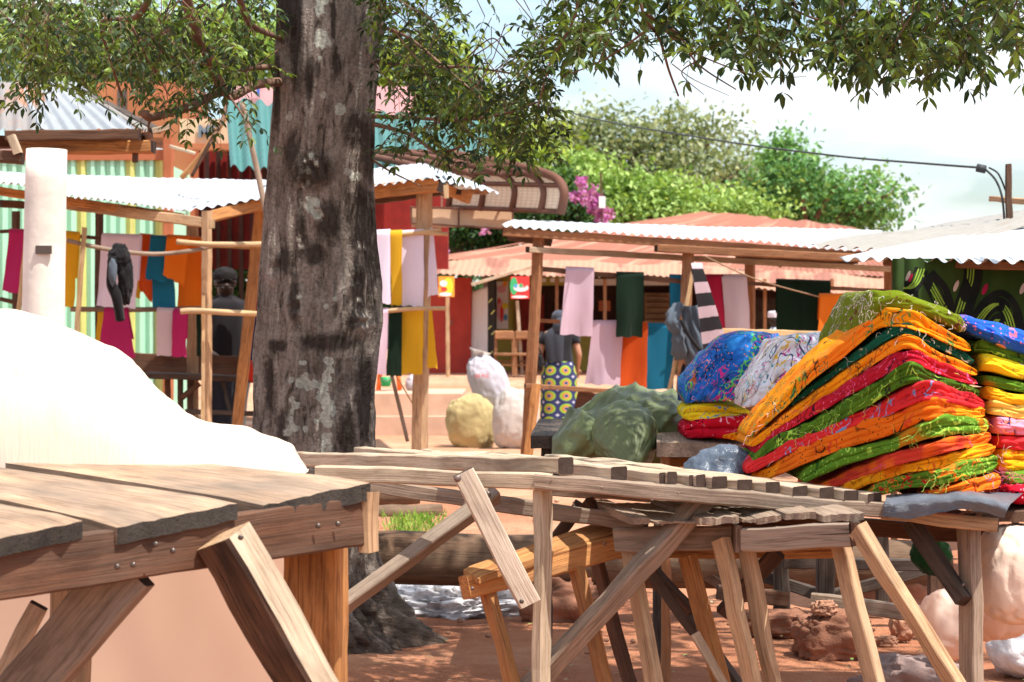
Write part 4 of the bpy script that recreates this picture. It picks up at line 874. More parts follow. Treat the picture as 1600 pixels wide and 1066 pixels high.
mb = MB(); slab(mb, P(1548, 797, 5.72), P(1720, 797, 5.72), P(1720, 770, 6.35), P(1548, 770, 6.35), .03, .003, nu=14, nv=4, m_end=0, r=.4); mb.build('side_board', [M['brown_wood'], M['end_grain']], slt)
bar('leg', slt, 'brown_wood', (1700, 815, 5.85), grounded((1700, 815, 5.85), (1700, 1000, 5.85)), 28, .05, r=.5)
# ------------------------------------------------------------------ stalls
random.seed(17)
M['zinc'] = sheet_metal('zinc', (.50, .53, .56), (.36, .27, .22), .45, .55, .15)
M['zinc_dull'] = sheet_metal('zinc_dull', (.27, .255, .23), (.22, .16, .12), .6, .6, .15)
M['zinc_bright'] = sheet_metal('zinc_bright', (.30, .32, .34), (.16, .13, .11), .5, .5, .15, (1.2, 5, 1))
M['zinc_rust'] = sheet_metal('zinc_rust', (.24, .22, .21), (.34, .15, .07), 1.15, .6, .15, (1.2, 2.5, 1))
M['rust'] = sheet_metal('rust', (.27, .095, .055), (.42, .24, .16), .85, .75, 0, (.25, 3.2, 1))
M['rust_pale'] = sheet_metal('rust_pale', (.42, .21, .13), (.25, .09, .055), .95, .75, 0, (.25, 2.6, 1))
M['teal'] = sheet_metal('teal', (.05, .17, .155), (.03, .11, .10), .4, .4, .1)
def roof(parent, mat, A, B, C, D, **k):
    mb = MB(); corrugated(mb, P(*A), P(*B), P(*C), P(*D), **k); return mb.build('roof', M[mat], parent)
def post(parent, a, w, mat='stall_wood', b=None, d=None, roll=25, **k):
    b = b or (a[0], 720, a[2]); return bar('post', parent, mat, a, grounded(a, b), w, d, roll, m_end=False, **k)
# right stall
rs_ = thing('market_stall', 'open stall with pale corrugated roof and cloths on its rails, right of the tree', 'stall', P(1000, 735, 19) * V((1, 1, 0)))
roof(rs_, 'zinc', (780, 352, 18.0), (1352, 391, 18.6), (1380, 362, 20.6), (800, 344, 20.0), rough=.02)
roof(rs_, 'zinc', (1352, 392, 18.6), (1480, 400, 18.8), (1480, 372, 20.6), (1382, 362, 20.6), rough=.02)
post(rs_, (842, 372, 18.2), 19, b=(822, 718, 18.2), r=.7); post(rs_, (1076, 386, 18.4), 20, b=(1066, 600, 18.4), r=.3); post(rs_, (1172, 398, 20.2), 18, r=.6); post(rs_, (1388, 410, 20.2), 16, r=.7); post(rs_, (838, 600, 18.1), 16, b=(824, 720, 18.1), mat='orange_wood', r=1)
bar('rafter', rs_, 'stall_wood', (785, 362, 18.05), (1350, 399, 18.65), 13, .05, r=.6); bar('rafter', rs_, 'stall_wood', (1025, 388, 18.3), (1350, 404, 18.6), 12, .1, r=.3); bar('rafter', rs_, 'brown_wood', (796, 369, 19.5), (860, 378, 19.3), 14, .06)
bar('rafter', rs_, 'brown_wood', (1150, 406, 20), (1340, 408, 20.2), 10, .06); bar('strut', rs_, 'stall_wood', (1196, 400, 20.1), (1222, 416, 20.1), 7, .05)
bar('rail', rs_, 'pale_wood', (824, 390, 18.1), (1392, 421, 20.0), 9, .06, r=.2); bar('rail', rs_, 'brown_wood', (834, 420, 18.3), (1080, 441, 18.5), 8, .05, r=.9)
bar('rail', rs_, 'brown_wood', (1066, 438, 18.5), (1392, 455, 20.3), 6, .04, r=.9); bar('rail', rs_, 'pole_wood', (1052, 515, 18.2), (1330, 524, 18.6), 9, .05, r=.9)
bar('rail', rs_, 'stall_wood', (820, 603, 18.1), (960, 612, 18.3), 7, .05, r=.3); bar('rail', rs_, 'stall_wood', (842, 501, 18.4), (875, 503, 18.4), 6, .04, r=.8)
bar('post', rs_, 'pole_wood', (1084, 416, 18.1), grounded((1084, 416, 18.1), (1046, 610, 18.1)), 6, .04, r=1, m_end=False)
bar('board', rs_, 'brown_wood', (900, 625, 18.9), (960, 640, 18.9), 34, .04, r=.8)
mb = MB(); tube(mb, wavy([P(1100, 400, 18.2), P(1180, 436, 18.4), P(1280, 464, 18.6)]), .006, 5); M['cord'] = plain('cord', (.25, .16, .10), .9); mb.build('cord', M['cord'], rs_)
# right near roof (two overlapping sheets) with its cable pole
rn = thing('market_stall', 'nearer stall at the right edge, overlapping dull and bright corrugated roof sheets, green printed backcloth', 'stall', V((2.4, 10.5, 0)))
roof(rn, 'zinc', (1305, 405, 10.0), (1700, 413, 9.3), (1850, 330, 11.3), (1500, 365, 11.6), rough=.012)
roof(rn, 'zinc_dull', (1265, 384, 11.3), (1425, 389, 11.2), (1760, 300, 12.6), (1500, 345, 12.8), rough=.02); roof(rn, 'zinc_dull', (1425, 386, 11.25), (1560, 366, 11.2), (1800, 290, 12.6), (1640, 312, 12.7), rough=.02)
bar('rafter', rn, 'stall_wood', (1385, 409, 10.0), (1700, 420, 9.4), 12, .06, r=.5); post(rn, (1397, 408, 10.4), 12, 'stall_wood', r=.5); post(rn, (1680, 415, 9.6), 20, r=.5); post(rn, (1640, 380, 11.9), 18, r=.5)
bar('post', rn, 'brown_wood', (1575, 257, 12.0), grounded((1575, 257, 12.0), (1577, 360, 12.0)), 9, .04, r=.5, m_end=False); bar('ridge_board', rn, 'tan_wood', (1550, 311, 13), (1640, 318, 12.6), 9, .05)
m, n, b = new_mat('green_backcloth')     # dark green cloth, nested black and lime contour bands
cvec = coord(n, (1, 1, 1)); k = noise_n(n, coord(n, (2.0, 1, 2.6)), 1.25, 1, .4)
sn = N(n, 'ShaderNodeMath', operation='MULTIPLY'); n.links.new(k, sn.inputs[0]); sn.inputs[1].default_value = 1.0
c = ramp(n, k, [(0, (.028, .055, .012)), (.50, (.030, .060, .012)), (.505, (.008, .010, .008)), (.535, (.008, .010, .008)), (.54, (.26, .42, .05)), (.548, (.26, .42, .05)), (.552, (.02, .03, .01)), (.56, (.26, .42, .05)), (.568, (.26, .42, .05)), (.572, (.008, .01, .008)), (.60, (.008, .010, .008)), (.61, (.028, .055, .012))])
n.links.new(c, b.inputs['Base Color']); b.inputs['Roughness'].default_value = .9; M['backcloth'] = m
M['ink_black'] = plain('ink_black', (.010, .012, .010), .9); M['ink_lime'] = plain('ink_lime', (.24, .40, .05), .9); M['ink_red'] = plain('ink_red', (.42, .012, .06), .9); M['ink_cream'] = plain('ink_cream', (.5, .42, .36), .9); M['bc_green'] = cloth('bc_green', (.030, .062, .012), .1)
mb = MB()
def bcz(px, py): return 9.75 + .10 * noise.noise(V((px * .018, py * .005, 2))) + .03 * noise.noise(V((px * .05, py * .02, 6)))
grid(mb, 60, 30, lambda u, v: P(lerp(1412, 1640, u), lerp(404, 600, v), bcz(lerp(1412, 1640, u), lerp(404, 600, v))), m=0)
grid(mb, 8, 30, lambda u, v: P(lerp(1394, 1413, u), lerp(404, 600, v), bcz(lerp(1394, 1413, u), lerp(404, 600, v)) - .02 * math.sin(u * 3.1)), m=0)
def band(pts, wpx, m, lift):
    q = spline([tuple(map(float, t)) for t in pts], 8); vs = []
    for i, (x, y) in enumerate(q):
        x0, y0 = q[max(0, i - 1)]; x1, y1 = q[min(len(q) - 1, i + 1)]; d = math.hypot(x1 - x0, y1 - y0) or 1; nx, ny = -(y1 - y0) / d, (x1 - x0) / d
        for s in (-1, 1): X, Y = x + nx * wpx / 2 * s, y + ny * wpx / 2 * s; vs.append(P(X, Y, bcz(X, Y) - lift))
    mb.add(vs, [(2 * i, 2 * i + 1, 2 * i + 3, 2 * i + 2) for i in range(len(q) - 1)], None, .5, m)
def motif(pts, lime=1):
    band(pts, 21, 1, .003)
    for off in (-4.5, 0, 4.5):
        band([(x + off * lime, y) for x, y in pts], 2.2, 2, .006)
motif([(1408, 450), (1421, 450), (1432, 440), (1440, 420)]); motif([(1447, 430), (1460, 455), (1474, 480)]); band([(1455, 425), (1478, 452), (1488, 486)], 10, 1, .004); band([(1435, 480), (1432, 455), (1445, 432)], 6, 1, .004)
motif([(1517, 420), (1515, 440), (1506, 465), (1495, 500)]); band([(1530, 420), (1527, 445), (1517, 475), (1510, 505)], 12, 1, .004)
motif([(1530, 500), (1545, 482), (1562, 475), (1575, 492), (1583, 520)]); band([(1518, 500), (1540, 470), (1566, 458), (1588, 480), (1600, 530)], 10, 1, .004); motif([(1552, 512), (1562, 500), (1574, 522)])
def petal(px, py, rx, ry, m, tilt=.35):
    vs = [P(px, py, bcz(px, py) - .008)]
    for i in range(12):
        a = math.pi * 2 * i / 12; x, y = math.cos(a) * rx, math.sin(a) * ry; X, Y = px + x - tilt * y, py + y; vs.append(P(X, Y, bcz(X, Y) - .008))
    mb.add(vs, [(0, 1 + i, 1 + (i + 1) % 12) for i in range(12)], None, .5, m, False)
petal(1419, 431, 3, 8, 4); petal(1423, 434, 2.5, 7, 3); petal(1494, 447, 3.5, 9, 4); petal(1539, 452, 4, 9, 3); petal(1598, 451, 4, 9, 4)
tag(mb.build('printed_cloth', [M['bc_green'], M['ink_black'], M['ink_lime'], M['ink_red'], M['ink_cream']]), 'dark green cloth with nested lime and black bands hung under the right edge roof', 'cloth')
# cable
mb = MB(); tube(mb, wavy([P(700, 110, 22), P(890, 176, 19), P(1100, 216, 16.5), P(1300, 243, 14.3), P(1450, 256, 12.7), P(1530, 262, 12.0)], 8), .0065, 6); tube(mb, wavy([P(1540, 265, 12), P(1556, 282, 12), P(1566, 310, 12), P(1570, 356, 12)]), .006, 6); tube(mb, wavy([P(1545, 262, 12), P(1560, 272, 12.02), P(1572, 300, 12.03)]), .005, 6)
tube(mb, [P(1526, 262, 12), P(1540, 265, 12)], .022, 8)
M['cable'] = plain('cable', (.05, .055, .06), .6); tag(mb.build('power_cable', M['cable']), 'black overhead power cable sagging from the pole on the right roof', 'cable')

# left stall
ls = thing('market_stall', 'wide open stall behind the tree, sagging bright corrugated roof on poles', 'stall', P(500, 740, 18) * V((1, 1, 0)))
roof(ls, 'zinc', (-90, 276, 15.6), (284, 329, 18.0), (440, 284, 19.6), (-60, 263, 18.6), rough=.03); 
roof(ls, 'zinc', (284, 329, 18.0), (440, 306, 18.2), (444, 280, 20.0), (330, 279, 19.4), rough=.02, pitch=.09)
roof(ls, 'zinc', (430, 306, 17.9), (708, 274, 17.6), (664, 257, 19.6), (430, 276, 19.6), rough=.03); roof(ls, 'zinc', (672, 278, 17.4), (780, 302, 17.0), (762, 292, 18.6), (694, 266, 19.2), rough=.01)
post(ls, (323, 330, 17.8), 17, r=.9, mat='tan_wood'); post(ls, (664, 290, 17.9), 27, r=.8, b=(655, 715, 17.9), mat='tan_wood'); post(ls, (301, 350, 19.4), 19, r=.3, mat='tan_wood'); post(ls, (155, 330, 19.0), 14, r=.2, mat='brown_wood')
post(ls, (25, 330, 18.6), 13, r=.2, mat='brown_wood'); bar('post', ls, 'orange_wood', (408, 322, 18.6), grounded((408, 322, 18.6), (380, 580, 18.6)), 17, .08, r=.6, m_end=False); pass
bar('post', ls, 'pole_wood', (132, 356, 17.2), grounded((132, 356, 17.2), (120, 512, 17.2)), 7, .035, r=.4, m_end=False); bar('post', ls, 'pole_wood', (318, 462, 17.7), grounded((318, 462, 17.7), (317, 640, 17.7)), 5, .03, r=1, m_end=False)
bar('post', ls, 'pole_wood', (40, 378, 17.0), grounded((40, 378, 17.0), (26, 520, 17.0)), 6, .03, r=.7, m_end=False)
bar('rafter', ls, 'orange_wood', (-20, 296, 16.6), (284, 340, 18.2), 13, .06, r=.7); bar('rafter', ls, 'tan_wood', (100, 319, 17.4), (318, 348, 18.0), 16, .06, r=.8)
bar('rafter', ls, 'orange_wood', (316, 342, 18.0), (436, 312, 18.4), 18, .08, r=.8); bar('rafter', ls, 'orange_wood', (560, 302, 18.0), (690, 288, 17.7), 22, .1, r=.8); bar('rafter', ls, 'brown_wood', (560, 318, 18.6), (690, 300, 18.4), 10, .1, r=.4)
bar('rafter', ls, 'orange_wood', (690, 293, 17.3), (730, 310, 17.6), 16, .07, r=.8); bar('rafter', ls, 'orange_wood', (716, 300, 17.4), (760, 300, 17.9), 8, .05, r=.4); bar('block', ls, 'pole_wood', (697, 290, 17.15), (697, 310, 17.15), 8, .05, r=1)
bar('rafter', ls, 'brown_wood', (0, 318, 17.0), (34, 320, 17.2), 12, .06, r=.5); bar('block', ls, 'pole_wood', (331, 342, 17.6), (331, 357, 17.6), 9, .04, r=1)
def pole(parent, pts, wpx, r=.7, mat='pole_wood', name='pole'):
    mb = MB(); D = pts[0][2]; tube(mb, wavy([P(*q) for q in pts], 5), wpx / F * D / 2, 10, r, wob=.2); return mb.build(name, M[mat], parent)
pole(ls, [(105, 376, 17.2), (170, 390, 17.3), (240, 397, 17.4), (300, 392, 17.5), (335, 384, 17.6)], 7, .5, 'grey_wood'); pole(ls, [(276, 378, 17.5), (330, 382, 17.5), (425, 382, 17.6)], 9)
pole(ls, [(282, 487, 17.6), (300, 486, 17.6), (350, 488, 17.6), (425, 492, 17.6)], 9, .9); pole(ls, [(110, 483, 18.4), (200, 484, 18.5), (320, 482, 18.6)], 8, .4, 'grey_wood')
pole(ls, [(0, 362, 18.4), (40, 362, 18.4), (150, 372, 18.6), (330, 384, 18.8)], 6, .2, 'brown_wood'); pole(ls, [(0, 467, 18.4), (32, 474, 18.4), (60, 475, 18.4)], 7, .3, 'brown_wood')
pole(ls, [(570, 372, 17.7), (620, 368, 17.7), (690, 359, 17.7)], 7, .8); pole(ls, [(650, 364, 17.7), (700, 366, 17.7)], 6, .7); pole(ls, [(580, 489, 17.6), (640, 483, 17.6), (696, 482, 17.6)], 7, .9)
pole(ls, [(612, 586, 18.3), (625, 640, 18.3), (637, 690, 18.3)], 6, .4, 'grey_wood'); pole(ls, [(330, 384, 19), (410, 388, 19)], 6, .3)
pole(ls, [(353, 180, 18.2), (320, 235, 18.2), (284, 278, 18.3)], 9, .7, 'orange_wood'); pole(ls, [(378, 160, 17.4), (395, 235, 17.4), (415, 330, 17.4), (418, 345, 17.4)], 9, .8, 'grey_wood')
pole(ls, [(265, 228, 19), (305, 240, 19)], 5, .9, 'pale_wood'); pole(ls, [(612, 575, 18.0), (650, 640, 18.2)], 2, .5)
# table inside the left stall
lt = thing('market_table', 'dark low table with plank front inside the stall left of the trunk', 'table', P(320, 700, 19.5) * V((1, 1, 0)))
bar('board', lt, 'brown_wood', (190, 566, 19.8), (385, 572, 19.8), 30, .04, r=.9); bar('tabletop', lt, 'dark_wood', (230, 586, 19.3), (430, 594, 19.3), 9, .5, r=.9)
for px in (262, 282, 298, 374): bar('leg', lt, 'brown_wood', (px, 588, 19.3), grounded((px, 588, 19.3), (px, 680, 19.3)), 8, .06, r=.5, m_end=False)
bar('brace', lt, 'brown_wood', (312, 600, 19.2), (284, 622, 19.2), 8, .05); bar('brace', lt, 'dark_wood', (348, 596, 19.2), (360, 650, 19.0), 5, .04); bar('rail', lt, 'dark_wood', (290, 643, 19.0), (440, 648, 19.0), 7, .12, r=.8)

# ------------------------------------------------------------------ cloths on rails
C_ = dict(lilac=(.62, .46, .55), lilac_pale=(.72, .64, .76), mustard=(.66, .38, .02), dgreen=(.006, .020, .010), magenta=(.42, .022, .12), crimson=(.38, .012, .045), teal=(.012, .15, .26), orange=(.72, .17, .012), redor=(.60, .085, .012), greywhite=(.58, .47, .50), navy=(.02, .03, .09), black=(.014, .013, .015), maroon=(.16, .008, .015), grey=(.10, .125, .155))
for k_, v_ in C_.items(): M['c_' + k_] = cloth('c_' + k_, v_)
GC = 'plain cloths hanging over the stall rails'
def hang(label, col, tl, tr, bl, br2, D, seed=0, over=.6, amp=.036, cat='cloth', name='hanging_cloth', group=GC, hem=3):
    """cloth laid over a rail: short back panel, over the rail, long front panel between four photo points"""
    mb = MB(); A, B, Cc, Dd = P(*tl, D), P(*tr, D), P(*br2, D), P(*bl, D); NV = 34; o = seed * 5.1; wd = (B - A).length; hh = (Dd - A).length
    def fn(u, v):
        if v < .22: t = (1 - v / .22) * over; y = .045; bb = t
        elif v < .30: t = 0; bb = 0
        else: t = (v - .30) / .70; y = -.045; bb = t
        top = A.lerp(B, u); bot = Dd.lerp(Cc, u); p = top.lerp(bot, t)
        if .22 <= v < .30:
            a = (v - .22) / .08 * math.pi; p = top + V((0, .045 * math.cos(a), .03 * math.sin(a))); return p
        wv = math.sin(u * wd * 17 + o) * .6 + math.sin(u * wd * 31 + o * 2 + t * 1.5) * .4 + noise.noise(V((u * wd * 5, t * 1.2, o)))
        p = p + V((0, y + (wv * amp * (.15 + .85 * t ** .8)) * (1 if y < 0 else .4) , hem / F * D * noise.noise(V((u * 4, o, 1))) * t))
        p.x += .010 * t * noise.noise(V((u * 9, t * 3, o + 3)))
        return p
    grid(mb, 26, NV, fn, lambda u, v: (u * wd + o, 0, v * hh)); ob = mb.build(name, M['c_' + col] if col in C_ else M[col]); tag(ob, label, cat, group); return ob
# right stall
hang('pale lilac cloth hanging highest, nearest the left post of the right stall', 'lilac', (884, 422), (928, 424), (875, 523), (925, 525), 18.3, 1)
hang('narrow dark green cloth hanging between two lilac areas, centre of the right stall', 'dgreen', (963, 430), (1006, 431), (962, 527), (1004, 526), 18.35, 2)
hang('lower lilac cloth just left of the lower orange cloth', 'lilac', (926, 506), (974, 506), (914, 600), (968, 603), 18.45, 3)
hang('lower orange cloth between the lower lilac and the lower teal cloths', 'redor', (972, 508), (1012, 508), (967, 607), (1009, 606), 18.5, 4)
hang('lower teal cloth, widest teal piece beside the middle stall post', 'teal', (1011, 510), (1052, 510), (1008, 608), (1052, 608), 18.5, 5)
hang('upper teal cloth tucked beside the middle stall post', 'teal', (1046, 434), (1070, 435), (1048, 525), (1066, 545), 18.5, 6)
hang('crimson cloth right of the striped scarf', 'crimson', (1095, 434), (1130, 434), (1120, 520), (1140, 520), 18.7, 7)
hang('pale pink cloth right of the crimson one', 'greywhite', (1127, 434), (1166, 434), (1134, 524), (1173, 524), 18.7, 8)
hang('black green cloth hanging left of its equally dark neighbour behind the white fabric', 'dgreen', (1213, 441), (1248, 442), (1212, 522), (1248, 523), 18.9, 9)
hang('black green cloth hanging right of its equally dark neighbour, next to the orange one', 'dgreen', (1248, 442), (1297, 444), (1248, 523), (1294, 523), 18.86, 10)
hang('bright orange cloth hanging just left of the tall fabric pile', 'orange', (1280, 464), (1337, 464), (1277, 524), (1340, 524), 18.7, 11)
hang('dark green cloth end showing low behind the blue bundle', 'dgreen', (1122, 528), (1160, 528), (1126, 556), (1160, 556), 18.9, 12)
m, n, b = new_mat('scarf_stripes'); wv_ = N(n, 'ShaderNodeTexWave', Scale=2.3, Distortion=.4); wv_.bands_direction = 'Z'; n.links.new(coord(n, (1, 1, 1)), wv_.inputs['Vector'])
n.links.new(ramp(n, wv_.outputs['Fac'], [(.55, (.014, .013, .015)), (.6, (.50, .38, .42))]), b.inputs['Base Color']); b.inputs['Roughness'].default_value = .9; M['scarf_stripes'] = m
hang('black scarf with broad pink grey stripes hung slanting from the middle post', 'scarf_stripes', (1080, 417), (1097, 417), (1102, 566), (1142, 558), 17.75, 13, over=.2, group=None, name='striped_scarf', cat='scarf')
# grey jacket on the post
jk = thing('jacket', 'grey jacket hanging from the middle stall post above a dark bag', 'jacket', P(1075, 560, 17.9))
mb = MB()
def jkt(u, v):
    a = u * 2 * math.pi; w_ = lerp(.07, .13, v) * (1 - .15 * math.sin(v * 9)); c_ = P(lerp(1078, 1096, v), lerp(478, 586, v), 17.95)
    k = 1 + .16 * math.sin(a * 5 + v * 5) + .12 * math.sin(a * 9 - v * 8) + .25 * noise.noise(V((math.cos(a) * 2, math.sin(a) * 2, v * 4))); return c_ + V((math.cos(a) * w_ * k, math.sin(a) * .09 * k, .03 * noise.noise(V((a, v * 5, 2)))))
grid(mb, 70, 24, jkt); mb.build('body', M['c_grey'], jk)
mb = MB(); tube(mb, wavy([P(1062, 478, 17.9), P(1050, 500, 17.8), P(1058, 522, 17.85), P(1066, 560, 17.9)]), [.035, .05, .04, .045, .05, .035] * 3 + [.04], 16, wob=.9); mb.build('sleeve', M['c_grey'], jk)
mb = MB(); tube(mb, wavy([P(1104, 520, 17.9), P(1116, 545, 17.85), P(1116, 582, 17.9)]), .04, 14, wob=.9); mb.build('sleeve', M['c_grey'], jk)
mb = MB(); tube(mb, wavy([P(1064, 500, 17.75), P(1080, 530, 17.72), P(1104, 560, 17.75)]), .015, 8); mb.build('strap', M['c_black'], jk)
mb = MB(); blob(mb, P(1083, 592, 18.0), (.10, .08, .16), 40, 30, .12, 3, None, .05, seed=32); tag(mb.build('bag', M['c_black']), 'black bag hanging under the grey jacket on the stall post', 'bag')
mb = MB(); blob(mb, P(1083, 568, 18.0), (.07, .06, .035), 40, 30, .12, 3, None, .05, seed=33); tag(mb.build('cloth_bundle', M['c_redor']), 'small orange red cloth wedged between the grey jacket and the black bag', 'cloth')
# left stall
hang('magenta cloth at the far left edge, left of the concrete column', 'magenta', (16, 363), (44, 364), (5, 455), (38, 460), 18.0, 21)
hang('mustard cloth showing just right of the concrete column', 'mustard', (100, 366), (124, 368), (98, 478), (117, 480), 18.2, 22)
hang('upper lilac cloth behind the black garment', 'lilac_pale', (160, 370), (221, 372), (154, 478), (213, 482), 18.3, 23)
hang('orange red cloth between the upper lilac and the teal one, left stall', 'redor', (219, 370), (240, 372), (217, 450), (240, 475), 18.6, 24)
hang('teal cloth in the left stall, doubled into two lengths', 'teal', (237, 373), (266, 374), (240, 480), (278, 482), 18.5, 25)
hang('short teal cloth lying over the front of the longer teal one', 'teal', (236, 373), (264, 374), (228, 437), (262, 441), 18.4, 26)
hang('bright orange cloth with a slanting lower corner in the left stall', 'orange', (262, 372), (296, 374), (256, 430), (288, 446), 18.35, 27)
hang('deeper orange cloth hanging behind the inner stall post', 'orange', (282, 374), (318, 376), (280, 480), (318, 482), 18.8, 28)
hang('short mustard cloth end below the orange red one', 'mustard', (200, 440), (222, 440), (203, 466), (222, 466), 18.9, 29)
hang('lower magenta cloth below the black garment, leftmost magenta of the lower rail', 'magenta', (164, 485), (200, 486), (155, 555), (214, 560), 18.4, 30)
hang('lower mustard cloth strip beside the lower magenta one', 'mustard', (154, 486), (166, 486), (148, 552), (160, 552), 18.5, 31)
hang('lower pale grey pink cloth on the lower rail of the left stall', 'greywhite', (246, 486), (272, 487), (245, 556), (272, 556), 18.4, 32)
hang('lower magenta cloth next to the inner stall post', 'magenta', (271, 487), (293, 487), (270, 557), (291, 558), 18.4, 33)
hang('narrow green and red cloth seen between the two inner posts', 'dgreen', (308, 488), (318, 488), (309, 556), (318, 556), 18.6, 34)
hang('upper white cloth touching the trunk on its right side', 'lilac_pale', (575, 366), (610, 364), (570, 476), (612, 474), 17.65, 35)
hang('narrow upper mustard cloth between the two upper white ones right of the trunk', 'mustard', (609, 366), (629, 365), (612, 478), (628, 477), 17.7, 36)
hang('upper lilac white cloth behind the thick right post of the tree stall', 'lilac_pale', (628, 366), (662, 364), (626, 478), (662, 478), 17.75, 37)
hang('lilac white cloth end flaring out right of the thick post', 'lilac_pale', (672, 362), (677, 362), (668, 465), (686, 460), 17.85, 38)
hang('lower lilac cloth touching the trunk on its right side', 'lilac', (574, 488), (607, 487), (572, 584), (604, 586), 17.6, 39)
hang('lower dark green cloth between the lower lilac and the lower mustard ones', 'dgreen', (609, 486), (629, 485), (604, 587), (628, 588), 17.65, 40)
hang('lower mustard cloth behind the thick right post of the tree stall', 'mustard', (629, 486), (662, 485), (627, 584), (660, 585), 17.7, 41)
hang('mustard cloth end right of the thick post', 'mustard', (670, 487), (675, 487), (668, 574), (684, 576), 17.8, 42)
# black garment on the pole
bg_ = thing('garment', 'crumpled black garment slung over the left stall pole', 'garment', P(188, 430, 17.1))
mb = MB(); blob(mb, P(186, 405, 17.1), (.085, .07, .115), 50, 36, .2, 3.5, None, .1, seed=41); blob(mb, P(196, 440, 17.1), (.06, .06, .19), 50, 36, .2, 3.5, None, .1, seed=42, shear=(.05, 0)); mb.build('body', M['c_black'], bg_)
mb = MB(); tube(mb, wavy([P(176, 400, 17.05), P(174, 440, 17.05), P(183, 465, 17.05), P(188, 500, 17.1)]), .035, 12, wob=.5); mb.build('sleeve', M['c_black'], bg_)
mb = MB(); blob(mb, P(176, 425, 17.0), (.03, .03, .10), 30, 20, .2, 3.5, seed=43); mb.build('lining', M['c_grey'], bg_)
# textiles stored at the trunk's left
hang('dark maroon cloth hanging in the shade left of the trunk', 'maroon', (398, 325), (425, 322), (380, 560), (425, 565), 20.2, 50)
hang('navy cloth hanging low in the shade beside the trunk', 'navy', (392, 500), (425, 500), (384, 575), (425, 575), 19.4, 51)
mb = MB(); blob(mb, P(405, 580, 18.9), (.12, .12, .10), 50, 36, .15, 3, None, .08, seed=45); M['red_bag'] = plain('red_bag', (.45, .03, .015), .6, .2, .5)
tag(mb.build('cloth_bundle', M['red_bag']), 'red cloth bundle lying on the dark table beside the trunk', 'cloth bundle')

# ------------------------------------------------------------------ concrete column + near left roof
M['concrete'] = plain('concrete', (.78, .71, .63), .85, .28, .5, 2.5, .2)
cc_ = thing('column', 'round pale concrete column with a small metal tag, left edge', 'column', V((P(72, 0, 10.9).x, 10.9, 0)))
mb = MB(); x0 = P(73, 0, 10.9).x; tube(mb, [(x0 - .003 * i, 10.9, 2.07 - .141 * i) for i in range(16)], [.096 + .0008 * i for i in range(16)], 40, wob=.03); mb.build('shaft', M['concrete'], cc_)
mb = MB(); box(mb, P(56, 0, 10.8).x, P(81, 0, 10.8).x, 10.79, 10.805, P(0, 397, 10.8).z, P(0, 384, 10.8).z); mb.build('plate', M['steel'], cc_)
nr_ = thing('roof_shelter', 'near corner of a rusty and bright corrugated shelter roof on brown beams, top left', 'shelter', V((-2.3, 11.5, 0)))
roof(nr_, 'zinc_rust', (-70, 203, 11.2), (70, 204, 11.1), (70, 130, 12.6), (-70, 128, 12.7), rough=.01); roof(nr_, 'zinc_bright', (60, 205, 11.08), (216, 203, 11.0), (118, 128, 12.6), (30, 128, 12.65), rough=.01)
roof(nr_, 'zinc_dull', (222, 202, 11.0), (243, 206, 11.4), (120, 130, 12.75), (100, 128, 12.65), rough=.005)
bar('fascia', nr_, 'brown_wood', (10, 212, 11.1), (218, 210, 11.02), 16, .04, r=.9); bar('beam', nr_, 'orange_wood', (28, 231, 11.25), (240, 230, 11.2), 19, .12, r=.7); bar('beam', nr_, 'brown_wood', (-60, 242, 11.0), (36, 247, 11.0), 18, .1, r=.6)
bar('beam', nr_, 'brown_wood', (-60, 222, 11.6), (226, 222, 11.6), 18, .1, r=.2); bar('bracket', nr_, 'pale_wood', (17, 212, 10.95), (28, 240, 10.95), 13, .05, r=.8); bar('bracket', nr_, 'dark_wood', (120, 140, 12.4), (244, 204, 11.2), 9, .05, r=.5)
bar('beam_end', nr_, 'pale_wood', (239, 205, 11.15), (266, 198, 11.15), 9, .04, r=.6); roof(nr_, 'zinc_rust', (232, 205, 11.3), (262, 232, 11.3), (230, 232, 11.9), (200, 214, 11.9)); bar('peg', nr_, 'brown_wood', (211, 236, 11.2), (211, 254, 11.2), 8, .04)
post(nr_, (-120, 240, 11.2), 30, r=.5)
# ------------------------------------------------------------------ left background: container shop, upper storey, teal awning
random.seed(29)
def wallbox(name, parent, mat, a, b, depth, **k):
    """a = (px, py, D) top-left, b = (px, py) bottom-right of the front face"""
    A = P(*a); B = P(b[0], b[1], a[2]); mb = MB(); box(mb, A.x, B.x, a[2], a[2] + depth, B.z, A.z); return mb.build(name, M[mat], parent)
M['mint'] = plain('mint', (.42, .74, .55), .6, .12, .2, .6, .3); M['yellow_paint'] = plain('yellow_paint', (.60, .60, .20), .6, .1); M['orange_paint'] = plain('orange_paint', (.40, .13, .06), .7, .1, .2, 2); M['pink_paint'] = plain('pink_paint', (.74, .42, .44), .7, .08)
M['tan_board'] = plain('tan_board', (.62, .42, .27), .7, .08); M['dark_in'] = plain('dark_in', (.05, .022, .018), .9, .3); M['maroon_metal'] = plain('maroon_metal', (.22, .018, .014), .6, .2); M['letter'] = plain('letter', (.16, .18, .22), .8, .1); M['white_paint'] = plain('white_paint', (.8, .78, .78), .7, .05)
M['red_paint'] = plain('red_paint', (.40, .045, .03), .6, .15, .2, 3); M['olive_paint'] = plain('olive_paint', (.42, .36, .08), .8, .12, .2, 3); M['blue_paint'] = plain('blue_paint', (.05, .15, .5), .6)
ct = thing('container_shop', 'mint green container shop with yellow stripes and an orange corner post, behind the left stall', 'shop', V((P(100, 0, 26).x, 26, 0)))
mb = MB()
x0, x1 = P(-140, 0, 26).x, P(258, 0, 26).x; nn = 26
